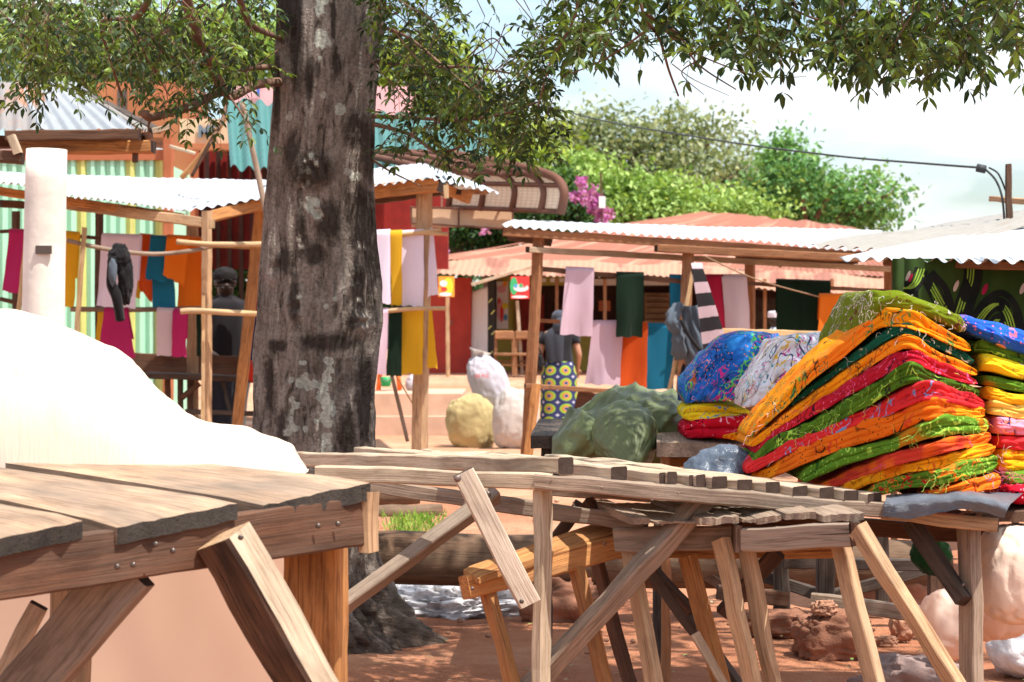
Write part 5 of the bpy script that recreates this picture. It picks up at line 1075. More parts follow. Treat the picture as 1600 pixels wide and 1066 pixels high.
for i in range(nn):      # trapezoid ribs of the container side
    a, b_ = lerp(x0, x1, i / nn), lerp(x0, x1, (i + 1) / nn); w_ = b_ - a
    pr = [(a, 0), (a + w_ * .35, 0), (a + w_ * .5, -.05), (a + w_ * .85, -.05), (b_, 0)]
    vs = []; 
    for (x, y) in pr: vs += [V((x, 26 + y, 0)), V((x, 26 + y, 3.15))]
    mb.add(vs, [(2 * k, 2 * k + 2, 2 * k + 3, 2 * k + 1) for k in range(4)], None, .5, 1 if i in (17, 22, 25) else 0, False)
box(mb, x0, x1, 26.01, 28.4, 0, 3.13); mb.build('wall', [M['mint'], M['yellow_paint']], ct)
bar('corner_post', ct, 'orange_paint', (263, 205, 25.9), grounded((263, 205, 25.9), (263, 400, 25.9)), 15, .12, m_end=False)
mb = MB(); box(mb, P(-140, 0, 26).x, x1 + .1, 25.93, 26.05, 3.15, 3.27); mb.build('top_rail', M['orange_paint'], ct)
up = thing('shop_building', 'orange and pink upper shop front with a tan lettered sign above a dark red opening', 'shop', V((P(340, 0, 27.6).x, 27.6, 0)))
wallbox('wall', up, 'orange_paint', (150, 128, 28.4), (300, 215), 1.5); wallbox('wall', up, 'pink_paint', (360, 135, 27.9), (640, 215), 1.0); wallbox('wall', up, 'orange_paint', (262, 175, 28.0), (300, 400), .6)
wallbox('back_wall', up, 'maroon_metal', (268, 215, 29.2), (700, 420), .3); wallbox('beam', up, 'orange_paint', (262, 224, 27.4), (470, 234), .2)
mb = MB()
for i in range(9): X = P(284 + i * 18, 0, 29.1).x; box(mb, X, X + .05, 29.06, 29.14, 1.4, P(0, 225, 29.1).z)
mb.build('grille', M['dark_in'], up)
bar('post', up, 'stall_wood', (470, 215, 27.9), grounded((470, 215, 27.9), (470, 400, 27.9)), 14, .1, m_end=False); bar('post', up, 'stall_wood', (560, 215, 28.9), grounded((560, 215, 28.9), (560, 400, 28.9)), 14, .1, m_end=False)
sg = wallbox('sign_board', up, 'tan_board', (281, 186, 27.5), (386, 227), .08)
def letters(txt, px, py, hpx, D, mat, parent, name='lettering', bold=.015):
    cu = bpy.data.curves.new(name, 'FONT'); cu.body = txt; cu.size = hpx / F * D * 1.38; cu.offset = bold * .5; cu.extrude = .006
    tmp = bpy.data.objects.new(name, cu); COL.objects.link(tmp); dg = bpy.context.evaluated_depsgraph_get(); me = bpy.data.meshes.new_from_object(tmp.evaluated_get(dg)); bpy.data.objects.remove(tmp)
    o = bpy.data.objects.new(name, me); COL.objects.link(o); me.materials.clear(); me.materials.append(M[mat]); o.parent = parent; o.location = P(px, py, D) - V(parent_loc(parent)); o.rotation_euler = (math.pi / 2, 0, 0); return o
letters('MB', 309, 214, 19, 27.47, 'letter', sg)
for px in (385, 408): 
    pass
letters('T', 396, 150, 18, 27.85, 'blue_paint', up)
bar('pipe', up, 'steel', (186, 140, 28.2), (186, 200, 28.2), 5, .05, m_end=False); bar('pipe', up, 'steel', (195, 140, 28.2), (195, 200, 28.2), 7, .06, m_end=False)
aw = thing('awning', 'teal green ribbed roof sheet sloping down behind the trunk', 'awning', V((P(560, 0, 23).x, 23, 0)))
mb = MB(); q = quadfn(P(360, 262, 22.4), P(775, 292, 21.5), P(760, 196, 25.0), P(352, 158, 24.8))
def tl(u, v):
    p = q(u, v); st = (v * 12) % 1; return p + V((0, 0, .035 * math.sin(u * 2 * math.pi * 17) + .035 * st))
grid(mb, 17 * 8, 96, tl); mb.build('sheet', M['teal'], aw); 
for px, py in ((520, 262), (560, 262)): bar('post', aw, 'brown_wood', (px, py, 22.6), grounded((px, py, 22.6), (px, 500, 22.6)), 8, .08, r=.4, m_end=False)
# brown barrel awning
M['weave'] = None
m, n, b = new_mat('woven_panel'); bt = N(n, 'ShaderNodeTexBrick', Scale=1.0); bt.inputs['Color1'].default_value = (.66, .52, .38, 1); bt.inputs['Color2'].default_value = (.60, .48, .36, 1); bt.inputs['Mortar'].default_value = (.46, .36, .26, 1)
bt.offset = 0; bt.inputs['Mortar Size'].default_value = .006; bt.inputs['Brick Width'].default_value = .075; bt.inputs['Row Height'].default_value = .075; n.links.new(coord(n), bt.inputs['Vector']); n.links.new(bt.outputs[0], b.inputs['Base Color']); b.inputs['Roughness'].default_value = .8
t = N(n, 'ShaderNodeBsdfTranslucent'); n.links.new(bt.outputs[0], t.inputs['Color']); x = N(n, 'ShaderNodeMixShader', Fac=.5); n.links.new(b.outputs[0], x.inputs[1]); n.links.new(t.outputs[0], x.inputs[2]); n.links.new(x.outputs[0], n.nodes['Material Output'].inputs['Surface']); M['weave'] = m
M['rib'] = plain('rib', (.13, .055, .035), .7, .2)
ba = thing('awning', 'brown barrel shaped awning of woven panels with dark curved ribs, right of the trunk', 'awning', V((P(760, 0, 20.5).x, 20.5, 0)))
PR = [P(*t_) for t_ in [(700, 238, 21.6), (760, 249, 20.9), (820, 261, 20.3), (853, 270, 20.0), (872, 280, 19.9), (881, 296, 19.8), (880, 314, 19.8), (876, 331, 19.85)]]
PRs = wavy(PR, 6); EX = P(700, 324, 21.2) - P(876, 331, 19.85)
mb = MB(); grid(mb, 24, len(PRs) - 1, lambda u, v: PRs[int(round(v * (len(PRs) - 1)))] + EX * u, lambda u, v: (u * EX.length, v * 1.9, 0)); mb.build('panels', M['weave'], ba)
for e_ in (0, .17, .42, .7, 1.0): mb = MB(); tube(mb, [p + EX * e_ + V((0, -.02, -.01)) for p in PRs], .032 if e_ else .04, 8); mb.build('rib', M['rib'], ba)
for i_ in (0, 12, 20, 28, len(PRs) - 1): mb = MB(); tube(mb, [PRs[min(i_, len(PRs) - 1)] + V((0, -.02, 0)), PRs[min(i_, len(PRs) - 1)] + EX + V((0, -.02, 0))], .022, 6); mb.build('purlin', M['rib'], ba)
for px in (664, 575): bar('post', ba, 'brown_wood', (px, 300, 22.4), grounded((px, 300, 22.4), (px, 500, 22.4)), 9, .08, r=.4, m_end=False)
hs = thing('sign_board', 'long blank tan board framed in brown, hanging under the barrel awning', 'board', P(715, 340, 21))
mb = MB(); box(mb, P(643, 0, 21).x, P(800, 0, 21).x, 21.0, 21.04, P(0, 355, 21).z, P(0, 324, 21).z); mb.build('panel', M['tan_board'], hs)
for a_, b_ in (((641, 324), (802, 329)), ((643, 349), (802, 358)), ((642, 322), (643, 350)), ((717, 325), (717, 355)), ((801, 327), (801, 359))): bar('frame', hs, 'rib', (*a_, 20.96), (*b_, 20.96), 3, .03, m_end=False)
bar('hanger', hs, 'rib', (690, 326, 21.0), (690, 300, 21.2), 3, .02, m_end=False); bar('hanger', hs, 'rib', (780, 330, 21.0), (780, 312, 20.9), 3, .02, m_end=False)

# ------------------------------------------------------------------ long rusty roofed building
bd = thing('shop_building', 'long low shop building with two rusty corrugated roofs and an olive wall, beyond the stalls', 'building', V((3.0, 42, ground_z(3, 42))))
def sheetquad(name, mat, A, B, C, D, **k):
    mb = MB(); corrugated(mb, P(*A), P(*B), P(*C), P(*D), pitch=.11, amp=.012, **k); return mb.build(name, M[mat], bd)
sheetquad('roof', 'rust', (684, 405, 41.2), (1480, 436, 41.2), (1330, 352, 47), (1100, 331, 47), rough=.05); sheetquad('roof', 'rust', (640, 410, 41.6), (684, 405, 41.2), (1100, 331, 47), (960, 352, 50), rough=.03)
sheetquad('roof', 'rust_pale', (676, 428, 38.6), (1060, 437, 38.6), (1060, 412, 41.3), (686, 407, 41.3), rough=.08); sheetquad('roof', 'rust_pale', (1050, 440, 38.6), (1480, 470, 38.6), (1480, 438, 41.3), (1050, 412, 41.3), rough=.08)
mb = MB(); corrugated(mb, P(926, 390, 43.6), P(960, 393, 43.5), P(985, 382, 44.3), P(955, 380, 44.3)); mb.build('skylight_sheet', M['zinc'], bd); mb = MB(); corrugated(mb, P(1158, 448, 39.3), P(1196, 454, 39.2), P(1215, 450, 39.8), P(1180, 444, 39.8)); mb.build('skylight_sheet', M['zinc'], bd)
def W(name, mat, x0, y0, x1, y1, D, dep=.15):
    return wallbox(name, bd, mat, (x0, y0, D), (x1, y1), dep)
W('back_wall', 'dark_in', 762, 425, 1480, 590, 43.2, .3)
W('wall', 'olive_paint', 775, 432, 806, 582, 42.0); W('wall', 'olive_paint', 806, 432, 900, 446, 42.0); W('wall', 'olive_paint', 893, 505, 925, 582, 42.2); W('door_frame', 'orange_wood', 806, 446, 809, 582, 41.9, .1)
W('wall', 'dark_in', 762, 430, 775, 582, 41.8, .2); W('shelf', 'tan_wood', 1008, 458, 1046, 506, 42.6, .4); W('wall', 'dark_wood', 1168, 466, 1215, 530, 42.0); W('wall', 'white_paint', 898, 436, 1062, 446, 42.4, .05); W('wall', 'olive_paint', 925, 506, 1480, 590, 42.8, .2); W('door_leaf', 'maroon_metal', 812, 460, 850, 580, 42.9, .05)
for px in (870, 945, 1100, 1195, 1300, 1440): bar('post', bd, 'stall_wood', (px, 436, 39.0), (px, 590, 39.0), 5, .1, m_end=False)
for (a_, b_) in (((728, 440), (835, 412)), ): pass
bar('post', bd, 'pale_wood', (808, 470, 38.8), (816, 585, 38.8), 5, .08, m_end=False, r=1); bar('post', bd, 'tan_wood', (699, 455, 38.5), (700, 590, 38.5), 6, .08, m_end=False, r=1); bar('rail', bd, 'pale_wood', (737, 445, 37.6), (836, 415, 37.6), 5, .08, m_end=False, r=1)
W('crate_shelf', 'redor_' if False else 'orange_paint', 936, 470, 954, 486, 42.0, .2)
for i in range(6): W('ceiling_strip', 'white_paint', 832 + i * 14, 435, 839 + i * 14, 441, 41.6, .05)
for i in range(5): W('shelf_board', 'brown_wood', 1010, 462 + i * 9, 1044, 464 + i * 9, 42.4, .1)
kk = thing('kiosk', 'dark red metal kiosk with closed doors at the left end of the rusty roof', 'kiosk', V((P(703, 0, 40).x, 40, ground_z(0, 40))))
mb = MB(); box(mb, P(664, 0, 40).x, P(700, 0, 40).x, 40, 41.5, .45, P(0, 434, 40).z); mb.build('door', M['red_paint'], kk); mb = MB(); box(mb, P(701, 0, 40).x, P(736, 0, 40).x, 40.03, 41.5, .45, P(0, 434, 40).z); mb.build('door', M['red_paint'], kk); bar('door_handle', kk, 'steel', (706, 500, 39.95), (706, 508, 39.95), 2, .03)
hang('tall white sheet hanging between the red kiosk and the black post', 'white_paint', (738, 458), (762, 450), (736, 566), (762, 572), 40.2, 60, group=None, name='white_sheet')
M['black_post'] = plain('black_post', (.03, .028, .025), .8)
pp = thing('post', 'black painted post with yellowish marks left of the olive wall', 'post', P(768, 582, 39.6))
bar('shaft', pp, 'black_post', (768, 440, 39.6), (768, 584, 39.6), 12, .12, m_end=False)
for i, (x_, y_) in enumerate(((766, 470), (770, 488), (765, 512), (771, 520), (767, 552))): bar('paint_mark', pp, 'yellow_paint', (x_ - 3, y_ + 3, 39.52), (x_ + 3, y_ - 3, 39.52), 1.6, .01, m_end=False)
# posters
pk = dict(ps_pink=(.78, .40, .45), ps_red=(.75, .05, .05), ps_green=(.06, .42, .16), ps_white=(.8, .78, .76), ps_orange=(.85, .35, .05), ps_blue=(.1, .35, .65), ps_yellow=(.8, .7, .05))
for k_, v_ in pk.items(): M[k_] = plain(k_, v_, .6, .06)
def poster(label, base, x0, y0, x1, y1, D, marks):
    th = thing('poster', label, 'poster', P((x0 + x1) / 2, y1, D)); wallbox('sheet', th, base, (x0, y0, D), (x1, y1), .03)
    for i, (mt, cx, cy, rx, ry) in enumerate(marks):
        mb = MB(); c = P(cx, cy, D - .006 - .003 * i); R = V((rx / F * D, 0, 0)); U = V((0, 0, ry / F * D)); vs = [c] + [c + R * math.cos(a * .4488) + U * math.sin(a * .4488) for a in range(14)]
        mb.add(vs, [(0, 1 + a, 1 + (a + 1) % 14) for a in range(14)], None, .5, 0, False); mb.build('printed_shape', M[mt], th)
poster('tall narrow pink and white poster on the olive wall', 'ps_white', 776, 440, 794, 514, 41.9, [('ps_orange', 789, 444, 4, 5), ('ps_pink', 784, 452, 7, 6), ('ps_pink', 782, 485, 6, 17), ('ps_red', 784, 490, 2.5, 14), ('ps_yellow', 789, 478, 5, 5), ('ps_blue', 790, 496, 3, 5), ('ps_red', 780, 470, 2, 5)])
poster('red green and white hanging advert above the brown chairs', 'ps_red', 798, 432, 827, 467, 38.4, [('ps_green', 803, 447, 6, 14), ('ps_white', 814, 450, 12, 6), ('ps_blue', 806, 447, 3, 3), ('ps_green', 814, 446, 3, 3), ('ps_red', 820, 445, 3, 3), ('ps_white', 812, 464, 13, 2)])
poster('orange and yellow hanging advert at the left end of the rusty eave', 'ps_orange', 685, 432, 710, 464, 38.3, [('ps_yellow', 700, 448, 8, 14), ('ps_white', 693, 443, 6, 5), ('ps_white', 696, 460, 10, 3), ('ps_red', 694, 452, 5, 3)])
# chairs before the olive wall
def chair(px, py, D, s, label, mat='stall_wood', flip=1):
    b0 = P(px, py, D); t = thing('chair', label, 'chair', b0, 'brown wooden chairs before the olive wall')
    def bb(name, a, b_, w_): mb = MB(); beam(mb, b0 + V(a) * s, b0 + V(b_) * s, w_, w_); return mb.build(name, M[mat], t)
    for sx in (-.2, .2):
        bb('leg', (sx, -.2, 0), (sx, -.2, .45), .05); bb('leg', (sx, .2, 0), (sx * .95, .24, .95), .05)
    mb = MB(); beam(mb, b0 + V((-.23, 0, .46)) * s, b0 + V((.23, 0, .46)) * s, .04, .46); mb.build('seat', M[mat], t)
    bb('backrest', (-.2, .23, .88), (.2, .23, .88), .14); bb('stretcher', (-.2, -.2, .22), (.2, -.2, .22), .035); bb('stretcher', (-.2, .0, .30), (.2, 0, .30), .03)
chair(788, 586, 37.5, .74, 'brown wooden chair below the tall pink poster'); chair(820, 586, 38.5, .76, 'brown wooden chair below the red and green advert, right of another chair')
# stepped plinth, sacks, bucket
M['plinth'] = plain('plinth', (.56, .36, .26), .9, .12, .4, 4)
pl = thing('step', 'tan two stepped concrete plinth behind the left stall', 'step', V((P(640, 0, 26.8).x, 27, 0)))
mb = MB(); box(mb, P(430, 0, 26.8).x, P(712, 0, 26.8).x, 26.8, 29, 0, .22); mb.build('lower_step', M['plinth'], pl); mb = MB(); box(mb, P(410, 0, 27).x, P(722, 0, 27).x, 27.05, 29.5, .22, .48); mb.build('upper_step', M['plinth'], pl)
mb = MB(); box(mb, P(150, 0, 25).x, P(400, 0, 25).x, 24.5, 25.4, 0, .22); tag(mb.build('plinth', M['plinth']), 'low tan concrete slab seen under the dark table left of the trunk', 'slab')
M['sack_yellow'] = plain('sack_yellow', (.44, .35, .17), .8, .2, .8, 4); M['sack_white'] = plain('sack_white', (.44, .42, .47), .75, .15, .8, 5); M['sack_grey'] = plain('sack_grey', (.50, .45, .42), .75, .18, .8, 4)
def sack(label, c, rad, mat, seed, tie=None, rot=0, shear=(0, 0), pw=.85, z0=.0, marks=None):
    t = thing('sack', label, 'sack', V((c[0], c[1], max(0, c[2] - rad[2]))), 'filled sacks standing beside the plinth')
    mb = MB(); blob(mb, c, rad, 80, 60, .09, 2.2, z0, -.03, rot, pw, seed, .5, shear, None, .022); mb.build('bag', M[mat], t)
    if tie:
        c2 = V(tie); mb = MB(); vs = []
        tube(mb, [c2 + V((0, 0, -.06)), c2, c2 + V((.0, 0, .05)), c2 + V((.02, 0, .12))], [.05, .03, .05, .10], 20, wob=1.2); mb.build('tied_neck', M['sack_grey'], t)
    return t
sack('yellowish sack slumped beside the plinth, lowest left of the three', P(737, 662, 24.0), (.26, .2, .30), 'sack_yellow', 61, shear=(-.05, 0))
t_ = sack('blue white sack with a tied neck leaning behind the yellowish one', P(765, 603, 24.3), (.21, .19, .31), 'sack_white', 62, tie=P(750, 566, 24.3), shear=(-.28, 0), z0=None)
letters('50 KG', 742, 590, 6, 24.07, 'ps_red', t_, bold=.0)
sack('grey white sack standing nearest the left post of the right stall', P(805, 655, 23.6), (.23, .2, .32), 'sack_grey', 63, shear=(.06, 0))
bk_ = thing('bucket', 'small green bucket between orange stool legs under the mustard cloth', 'bucket', P(603, 605, 28.5)); mb = MB(); tube(mb, [P(603, 604, 28.2), P(603, 589, 28.2)], [.055, .075], 20); M['green_pl'] = plain('green_pl', (.02, .3, .10), .4); mb.build('body', M['green_pl'], bk_); mb = MB(); tube(mb, wavy([P(594, 589, 28.15), P(603, 596, 28.1), P(612, 589, 28.15)]), .006, 5); mb.build('handle', M['steel'], bk_)
st_ = thing('stool', 'orange stool standing on the plinth behind the green cloth', 'stool', P(605, 612, 28.6)); M['orange_pl'] = plain('orange_pl', (.75, .14, .03), .4)
for (x_, y_) in ((590, 28.5), (624, 28.5), (592, 28.9), (626, 28.9)): mb = MB(); tube(mb, [P(x_, 612, y_), P(lerp(x_, 607, .2), 578, y_)], .022, 8); mb.build('leg', M['orange_pl'], st_)
mb = MB(); box(mb, P(594, 0, 28.4).x, P(622, 0, 28.4).x, 28.45, 28.95, P(0, 580, 28.6).z, P(0, 576, 28.6).z); mb.build('seat', M['orange_pl'], st_)
mb = MB(); blob(mb, P(645, 600, 28.6), (.10, .1, .11), 30, 24, .2, 3, None, .06, seed=70); tag(mb.build('bundle', M['sack_white']), 'small white bundle lying on the plinth beside the thick stall post', 'bundle')
mb = MB(); blob(mb, P(985, 640, 24), (.7, .3, .12), 40, 24, .2, 3, -.02, .06, seed=71); 
# ------------------------------------------------------------------ trees beyond
random.seed(41)
def bgmat(k, a, b_, c): M[k] = leaf_mat(k, [(0, a), (.5, b_), (1, c)], .25, .6, .2)
bgmat('t_dark', (.015, .045, .012), (.035, .085, .02), (.08, .16, .04)); bgmat('t_lime', (.12, .21, .05), (.26, .39, .10), (.44, .58, .19)); bgmat('t_olive', (.10, .14, .07), (.22, .27, .14), (.40, .42, .24)); bgmat('t_green', (.06, .17, .05), (.15, .31, .10), (.29, .46, .17)); bgmat('t_pink', (.32, .06, .26), (.48, .14, .40), (.60, .30, .52)); bgmat('t_yg', (.12, .17, .02), (.25, .33, .04), (.4, .48, .08))  # olive and lime leaf tones paled to stand in for haze
def bgtree(label, mat, lobes, n_leaf, size, D, trunk, name='tree', cat='tree', group='trees beyond the stalls', shell=.55, gaps=1.0, flowers=None):
    """lobes: (px, py, rx, ry) ellipses in the picture, given depth; leaves gather in small clumps inside each lobe"""
    bx, by = trunk; base = P(bx, 560, D); base.z = ground_z(base.x, D); t = thing(name, label, cat, base, group)
    mb = MB(); tk = MB(); area = sum(l[2] * l[3] for l in lobes)
    top = P(bx, by, D); tube(tk, wavy([base + V((0, 0, -.1)), base.lerp(top, .4) + V((.15, 0, 0)), base.lerp(top, .75), top]), [.22 * D / 50 * (1 - i / 30) for i in range(19)], 8, wob=.2)
    for (px, py, rx, ry) in lobes:
        dd = D + random.uniform(-1.5, 1.5); c = P(px, py, dd); RX, RY = rx / F * D, ry / F * D; RZ = (RX + RY) / 2
        tube(tk, wavy([top.lerp(base, .15), top.lerp(c, .6) + V((0, 0, -.2)), c]), [.09 * D / 50 * (1 - i / 16) for i in range(13)], 6)
        k = max(3, int(n_leaf * rx * ry / area / 16)); 
        for i in range(k):
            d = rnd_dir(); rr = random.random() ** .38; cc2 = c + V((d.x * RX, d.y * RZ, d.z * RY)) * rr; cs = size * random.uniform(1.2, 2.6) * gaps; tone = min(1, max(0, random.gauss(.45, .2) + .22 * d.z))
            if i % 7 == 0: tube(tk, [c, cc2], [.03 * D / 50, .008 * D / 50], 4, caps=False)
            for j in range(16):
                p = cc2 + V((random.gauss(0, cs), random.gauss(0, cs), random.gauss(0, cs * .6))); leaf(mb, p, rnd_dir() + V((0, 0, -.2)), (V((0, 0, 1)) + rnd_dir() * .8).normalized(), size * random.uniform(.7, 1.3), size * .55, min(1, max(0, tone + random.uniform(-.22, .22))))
    tk.build('trunk', M['branch'], t); mb.build('crown', M[mat], t)
    if flowers:
        fb = MB()
        for (px, py, rx, ry, cnt) in flowers:
            for i in range(cnt):
                a = random.uniform(0, 6.28); q = math.sqrt(random.random()); p = P(px + rx * q * math.cos(a), py + ry * q * math.sin(a), D - 2.2 + random.uniform(-.5, .3))
                for j in range(5): leaf(fb, p + rnd_dir() * .06, rnd_dir(), rnd_dir(), .09, .07, random.random())
        fb.build('blossom', M['t_pink'], t)
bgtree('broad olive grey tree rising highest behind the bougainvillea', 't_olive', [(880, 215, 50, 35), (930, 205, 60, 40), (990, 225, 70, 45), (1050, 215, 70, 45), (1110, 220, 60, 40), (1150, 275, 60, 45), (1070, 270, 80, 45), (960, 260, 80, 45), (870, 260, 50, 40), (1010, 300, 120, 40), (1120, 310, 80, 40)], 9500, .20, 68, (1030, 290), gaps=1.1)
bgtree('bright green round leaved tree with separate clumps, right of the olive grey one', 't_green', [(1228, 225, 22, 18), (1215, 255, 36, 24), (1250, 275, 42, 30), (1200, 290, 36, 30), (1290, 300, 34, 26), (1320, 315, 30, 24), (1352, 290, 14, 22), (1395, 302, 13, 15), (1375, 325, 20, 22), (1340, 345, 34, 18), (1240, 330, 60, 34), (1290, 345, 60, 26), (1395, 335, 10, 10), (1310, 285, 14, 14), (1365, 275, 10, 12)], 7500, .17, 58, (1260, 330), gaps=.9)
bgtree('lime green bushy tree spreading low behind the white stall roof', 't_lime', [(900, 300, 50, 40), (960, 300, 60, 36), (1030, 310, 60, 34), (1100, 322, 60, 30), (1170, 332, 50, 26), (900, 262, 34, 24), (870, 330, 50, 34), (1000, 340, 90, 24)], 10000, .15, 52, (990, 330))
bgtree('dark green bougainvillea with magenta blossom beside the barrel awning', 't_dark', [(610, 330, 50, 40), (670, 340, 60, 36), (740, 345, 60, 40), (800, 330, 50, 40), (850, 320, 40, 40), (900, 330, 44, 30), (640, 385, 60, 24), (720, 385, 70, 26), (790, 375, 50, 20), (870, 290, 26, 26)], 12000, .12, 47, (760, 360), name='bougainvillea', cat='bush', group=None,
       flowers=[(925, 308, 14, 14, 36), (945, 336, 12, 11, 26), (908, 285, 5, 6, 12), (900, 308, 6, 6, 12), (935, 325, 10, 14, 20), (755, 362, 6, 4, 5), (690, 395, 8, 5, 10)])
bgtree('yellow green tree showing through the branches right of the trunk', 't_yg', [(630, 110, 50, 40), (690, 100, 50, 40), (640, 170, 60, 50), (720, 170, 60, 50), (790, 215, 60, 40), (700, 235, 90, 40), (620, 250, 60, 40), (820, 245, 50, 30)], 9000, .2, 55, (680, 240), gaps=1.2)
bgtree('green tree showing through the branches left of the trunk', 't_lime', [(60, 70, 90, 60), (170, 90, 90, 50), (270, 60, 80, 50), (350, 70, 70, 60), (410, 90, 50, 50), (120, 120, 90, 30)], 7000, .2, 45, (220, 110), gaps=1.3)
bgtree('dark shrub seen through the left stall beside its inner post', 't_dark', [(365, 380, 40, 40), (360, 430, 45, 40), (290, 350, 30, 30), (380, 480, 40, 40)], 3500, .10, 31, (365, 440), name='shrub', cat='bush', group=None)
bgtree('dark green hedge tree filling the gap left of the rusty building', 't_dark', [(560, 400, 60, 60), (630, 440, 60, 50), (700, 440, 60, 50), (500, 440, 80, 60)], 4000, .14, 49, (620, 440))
# marker board on a stick among the flowers
mk = thing('sign', 'small white board on a thin stick among the magenta blossom', 'sign', P(941, 380, 44.2)); wallbox('board', mk, 'ps_white', (936, 307, 44.2), (946, 325), .04); bar('stick', mk, 'brown_wood', (939, 270, 44.3), (942, 420, 44.3), 2.5, .03, m_end=False)
tk_far = MB()
for i in range(2600):
    px = random.uniform(-500, 2100); D = random.uniform(95, 130); h = 15 + 14 * noise.noise(V((px * .012, 0, 0))); p = P(px, 520 - random.uniform(-20, h + 30), D)
    for j in range(5): leaf(tk_far, p + rnd_dir() * .9, rnd_dir(), (V((0, 0, 1)) + rnd_dir()).normalized(), 1.1, .7, random.random())
tag(tk_far.build('woodland', M['t_dark']), 'far belt of dark trees along the horizon', 'woodland', kind='stuff')
# grass tuft + litter
M['grass'] = leaf_mat('grass', [(0, (.10, .20, .03)), (.5, (.20, .36, .06)), (1, (.36, .50, .12))], .3, .6, .2)
mb = MB()
for i in range(420):
    px = random.gauss(648, 24); D = random.uniform(13.4, 14.9); p = P(px, 0, D); p.z = ground_z(p.x, D); p.y = D
    if abs(px - 640) > 75: continue
    leaf(mb, p, V((random.gauss(0, .5), random.gauss(0, .4), 1)), V((0, -1, .2)), random.uniform(.02, .085), .007, random.random(), .25)
tag(mb.build('grass', M['grass']), 'tuft of bright green grass growing before the thin logs', 'grass', kind='stuff')
mb = MB()
for i in range(1500):
    D = random.uniform(6.5, 16); x = random.uniform(-.5, .55) * D * .9; z = ground_z(x, D) + .016
    leaf(mb, V((x, D, z)), V((random.gauss(0, 1), random.gauss(0, 1), .1)), V((random.gauss(0, .2), 0, 1)), random.uniform(.02, .05), .014, random.random(), .1)
M['litter'] = leaf_mat('litter', [(0, (.28, .16, .08)), (.6, (.40, .30, .16)), (.85, (.25, .32, .10)), (1, (.35, .45, .15))], .1)
tag(mb.build('leaf_litter', M['litter']), 'small fallen leaves scattered over the red soil', 'leaf litter', kind='stuff')
mb = MB()
for i in range(900):
    D = random.uniform(6.5, 20); x = random.uniform(-.5, .5) * D; s_ = random.uniform(.002, .012) * (1 + D / 20); blob(mb, (x, D, ground_z(x, D) + .012), (s_, s_, s_ * .6), 7, 5, .3, 3, seed=i)
tag(mb.build('gravel', M['stone_pale']), 'small stones and crumbs of earth scattered over the soil', 'gravel', kind='stuff')
# ------------------------------------------------------------------ people
random.seed(51)
M['skin'] = plain('skin', (.028, .015, .011), .55, .1, .1, 8, .4); M['skin_light'] = plain('skin_light', (.40, .20, .12), .55, .1, .1, 8, .4); M['hair'] = plain('hair', (.012, .010, .010), .8); M['eye'] = plain('eye', (.02, .015, .012), .5)  # the darker skin tone is lowered to stand in for stall shade
def person(label, base, H, ang, skin, arms, stride=.10, group=None):
    """one continuous skinned body, H tall, facing -Y turned by ang degrees; arms = elbow and hand points per side"""
    t = thing('person', label, 'person', V(base), group); vs, rd, ed = [], [], []
    def v(p, r, parent=None):
        vs.append(V(p) * H); rd.append(r * H); i = len(vs) - 1
        if parent is not None: ed.append((parent, i))
        return i
    pel = v((0, 0, .52), .085); wa = v((0, 0, .61), .072, pel); ch = v((0, 0, .72), .085, wa); up = v((0, .0, .80), .07, ch); nk = v((0, 0, .86), .032, up); jw = v((0, -.005, .895), .048, nk); hd = v((0, 0, .935), .056, jw); tp = v((0, .004, .968), .044, hd)
    v((0, -.064, .915), .009, jw); v((-.058, .004, .92), .010, hd); v((.058, .004, .92), .010, hd); v((0, -.058, .897), .010, jw)
    for s, (el, ha) in ((-1, arms[0]), (1, arms[1])):
        sh = v((s * .115, 0, .80), .036, up); e = v(el, .026, sh); h = v(ha, .017, e); d = (V(ha) - V(el)).normalized(); pm = v(V(ha) + d * .035, .020, h)
        sd = d.cross(V((0, 1, .2))).normalized()
        for k in range(4):
            b0 = V(ha) + d * .055 + sd * (k - 1.5) * .010; a = v(b0, .0055, pm); l = (.024, .028, .026, .020)[k]; b_ = v(b0 + d * l + V((0, -.004, 0)), .005, a); v(b0 + d * l * 1.7 + V((0, -.014, 0)), .0045, b_)
        a = v(V(ha) + d * .02 - sd * .024, .006, pm); v(V(ha) + d * .045 - sd * .034, .0055, a)
    for s in (-1, 1):
        y = s * stride; hp = v((s * .05, 0, .48), .062, pel); kn = v((s * .055, y * .5 - .01, .27), .040, hp); an = v((s * .055, y, .045), .023, kn); v((s * .06, y - .07, .016), .018, v((s * .06, y - .02, .02), .02, an))
    me = bpy.data.meshes.new('body'); me.from_pydata([tuple(q) for q in vs], ed, []); o = bpy.data.objects.new('body', me); COL.objects.link(o); o.parent = t
    m_ = o.modifiers.new('Skin', 'SKIN'); m_.use_smooth_shade = True
    if not me.skin_vertices: me.skin_vertices.new() if hasattr(me.skin_vertices, 'new') else None
    for i, sv in enumerate(me.skin_vertices[0].data): sv.radius = (rd[i], rd[i]); sv.use_root = (i == 0)
    o.modifiers.new('Subsurf', 'SUBSURF').levels = 1; o.modifiers['Subsurf'].render_levels = 2; me.materials.append(M[skin])
    t.rotation_euler = (0, 0, math.radians(ang)); t['H'] = H
    for s in (-1, 1):
        mb = MB(); blob(mb, V((s * .021, -.052, .94)) * H, (.007 * H, .005 * H, .004 * H), 10, 8, .01); ob = mb.build('eye', M['eye']); ob.parent = t
    return t
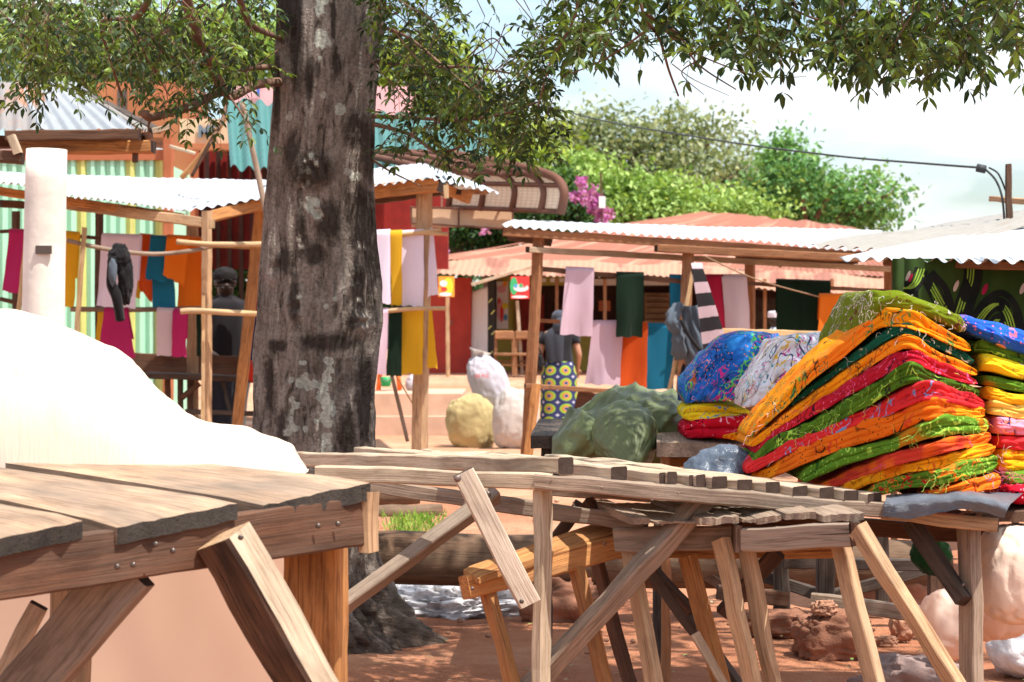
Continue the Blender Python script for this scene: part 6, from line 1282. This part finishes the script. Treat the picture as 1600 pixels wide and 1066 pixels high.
def garment(name, parent, mat, prof, fn=None, H=1, nu=40, amp=.006, x0=0, arc=(0, 360)):
    """lofted cloth tube: prof = (z, half width, half depth, y offset) in body heights"""
    S = spline([tuple(map(float, q)) for q in prof], 5); mb = MB(); a0, a1 = map(math.radians, arc)
    def f(u, v):
        z, rx, ry, oy = S[int(round(v * (len(S) - 1)))]; a = lerp(a0, a1, u); k = 1 + amp / max(rx, .02) * (math.sin(a * 7 + z * 4) + noise.noise(V((math.cos(a) * 3, math.sin(a) * 3, z * 6 + x0))))
        return V((x0 + rx * k * math.cos(a), oy + ry * k * math.sin(a), z)) * H
    grid(mb, nu, len(S) - 1, f, lambda u, v: (u * .85, 0, f(u, v).z)); o = mb.build(name, M[mat]); o.parent = parent; return o
m, n, b = new_mat('wax_print'); vo = N(n, 'ShaderNodeTexVoronoi', Scale=1.0, Randomness=0.0); n.links.new(coord(n, (7.6, 1, 6.6)), vo.inputs['Vector'])
c = ramp(n, vo.outputs['Distance'], [(0, (.02, .03, .14)), (.11, (.02, .03, .14)), (.13, (.45, .42, .35)), (.16, (.50, .16, .03)), (.24, (.45, .18, .02)), (.27, (.22, .38, .03)), (.37, (.26, .42, .03)), (.40, (.02, .025, .10)), (.6, (.02, .025, .10)), (.66, (.5, .5, .6))])
n.links.new(c, b.inputs['Base Color']); b.inputs['Roughness'].default_value = .85; M['wax_print'] = m
M['black_top'] = cloth('black_top', (.018, .018, .022), .05); M['grey_scarf'] = cloth('grey_scarf', (.045, .048, .062), .1); M['blue_head'] = cloth('blue_head', (.06, .068, .09), .1); M['shaded_shirt'] = cloth('shaded_shirt', (.012, .010, .012), .0); M['trouser'] = cloth('trouser', (.02, .022, .03), .02); M['white_cap'] = cloth('white_cap', (.75, .68, .74), .1); M['pale_shirt'] = cloth('pale_shirt', (.45, .47, .52), .1)  # dark shirt set near black to imitate the stall's shade
D_ = 27.4; b0 = V((P(874, 0, D_).x, D_, ground_z(P(874, 0, D_).x, D_)))
H = (CZ - (488 - HY) / F * D_ - b0.z) / .985
pw = person('woman seen from behind in black top and patterned wrap skirt, walking away', b0, H, 180, 'skin_light', (((.175, .02, .62) if 0 else (-.16, .03, .64), (-.15, -.05, .53)), ((.165, .0, .63), (.155, -.12, .60))), .05)
garment('skirt', pw, 'wax_print', [(.60, .105, .085, 0), (.54, .13, .105, 0), (.46, .145, .115, 0), (.30, .15, .12, 0), (.16, .155, .125, 0), (.07, .16, .13, 0)], H=H, amp=.004)
garment('top', pw, 'black_top', [(.865, .035, .035, 0), (.845, .07, .05, 0), (.815, .125, .075, 0), (.76, .118, .088, 0), (.68, .105, .085, 0), (.59, .115, .092, 0)], H=H, amp=.003)
for s in (-1, 1): 
    mb = MB(); e = V(((-.16, .03, .64), (.165, .0, .63))[(s + 1) // 2]); A_ = V((s * .105, 0, .815)); tube(mb, [A_ * H, A_.lerp(e, .3) * H, A_.lerp(e, .5) * H], [.05 * H, .046 * H, .042 * H], 16); o = mb.build('sleeve', M['black_top']); o.parent = pw
garment('shawl', pw, 'grey_scarf', [(.87, .04, .04, .0), (.845, .09, .062, .01), (.80, .135, .085, .01), (.72, .13, .098, .01), (.64, .115, .10, .012), (.585, .105, .10, .014)], H=H, amp=.006, arc=(25, 105))
mb = MB(); blob(mb, V((0, .006, .945)) * H, (.064 * H, .07 * H, .058 * H), 30, 24, .04, 3); tube(mb, [V((0, .03, .93)) * H, V((0, .04, .88)) * H, V((.0, .05, .82)) * H], [.055 * H, .05 * H, .055 * H], 20, wob=.3); o = mb.build('headscarf', M['blue_head']); o.parent = pw
hb = thing('handbag', 'black handbag held at the left side of the walking woman', 'handbag', P(838, 575, D_ - .1)); mb = MB(); blob(mb, P(839, 565, D_ - .12), (.075, .07, .10), 40, 30, .1, 3, None, .05, seed=80, pw=.75); mb.build('body', M['c_black'], hb); mb = MB(); tube(mb, wavy([P(833, 555, D_ - .12), P(838, 538, D_ - .12), P(846, 555, D_ - .12)]), .01, 8); mb.build('handle', M['c_black'], hb)
D_ = 28.0; b0 = V((P(1212, 0, D_).x, D_, ground_z(P(1212, 0, D_).x, D_))); H = (CZ - (486 - HY) / F * D_ - b0.z) / 1.0
pm = person('man in a white cap partly hidden behind the black green cloths', b0, H, 70, 'skin', (((-.15, .02, .64), (-.15, -.06, .52)), ((.15, .02, .64), (.15, -.06, .52))), .04)
garment('cap', pm, 'white_cap', [(1.0, .01, .01, 0), (.998, .05, .052, 0), (.985, .062, .066, 0), (.945, .064, .068, 0)], H=H, amp=.001)
garment('shirt', pm, 'pale_shirt', [(.865, .036, .036, 0), (.845, .07, .05, 0), (.812, .13, .08, 0), (.72, .118, .095, 0), (.58, .12, .1, 0), (.50, .125, .105, 0)], H=H); garment('trousers', pm, 'trouser', [(.54, .11, .095, 0), (.46, .12, .1, 0), (.25, .1, .085, 0), (.04, .09, .08, 0)], H=H)
D_ = 20.7; b0 = V((P(352, 0, D_).x, D_, 0)); H = (CZ - (424 - HY) / F * D_) / .985
ps = person('dark haired person in dark, shade-blackened clothes standing in the shade of the left stall', b0, H, 15, 'skin', (((-.16, -.03, .64), (-.10, -.12, .58)), ((.16, -.03, .64), (.12, -.12, .60))), .02)
garment('shirt', ps, 'shaded_shirt', [(.865, .036, .036, 0), (.845, .07, .05, 0), (.812, .13, .08, 0), (.72, .122, .095, 0), (.58, .12, .1, 0), (.50, .125, .105, 0)], H=H); garment('trousers', ps, 'trouser', [(.54, .11, .095, 0), (.46, .12, .1, 0), (.25, .1, .085, 0), (.04, .09, .08, 0)], H=H)
mb = MB(); blob(mb, V((0, .012, .958)) * H, (.062 * H, .066 * H, .05 * H), 30, 24, .1, 6); o = mb.build('hair', M['hair']); o.parent = ps
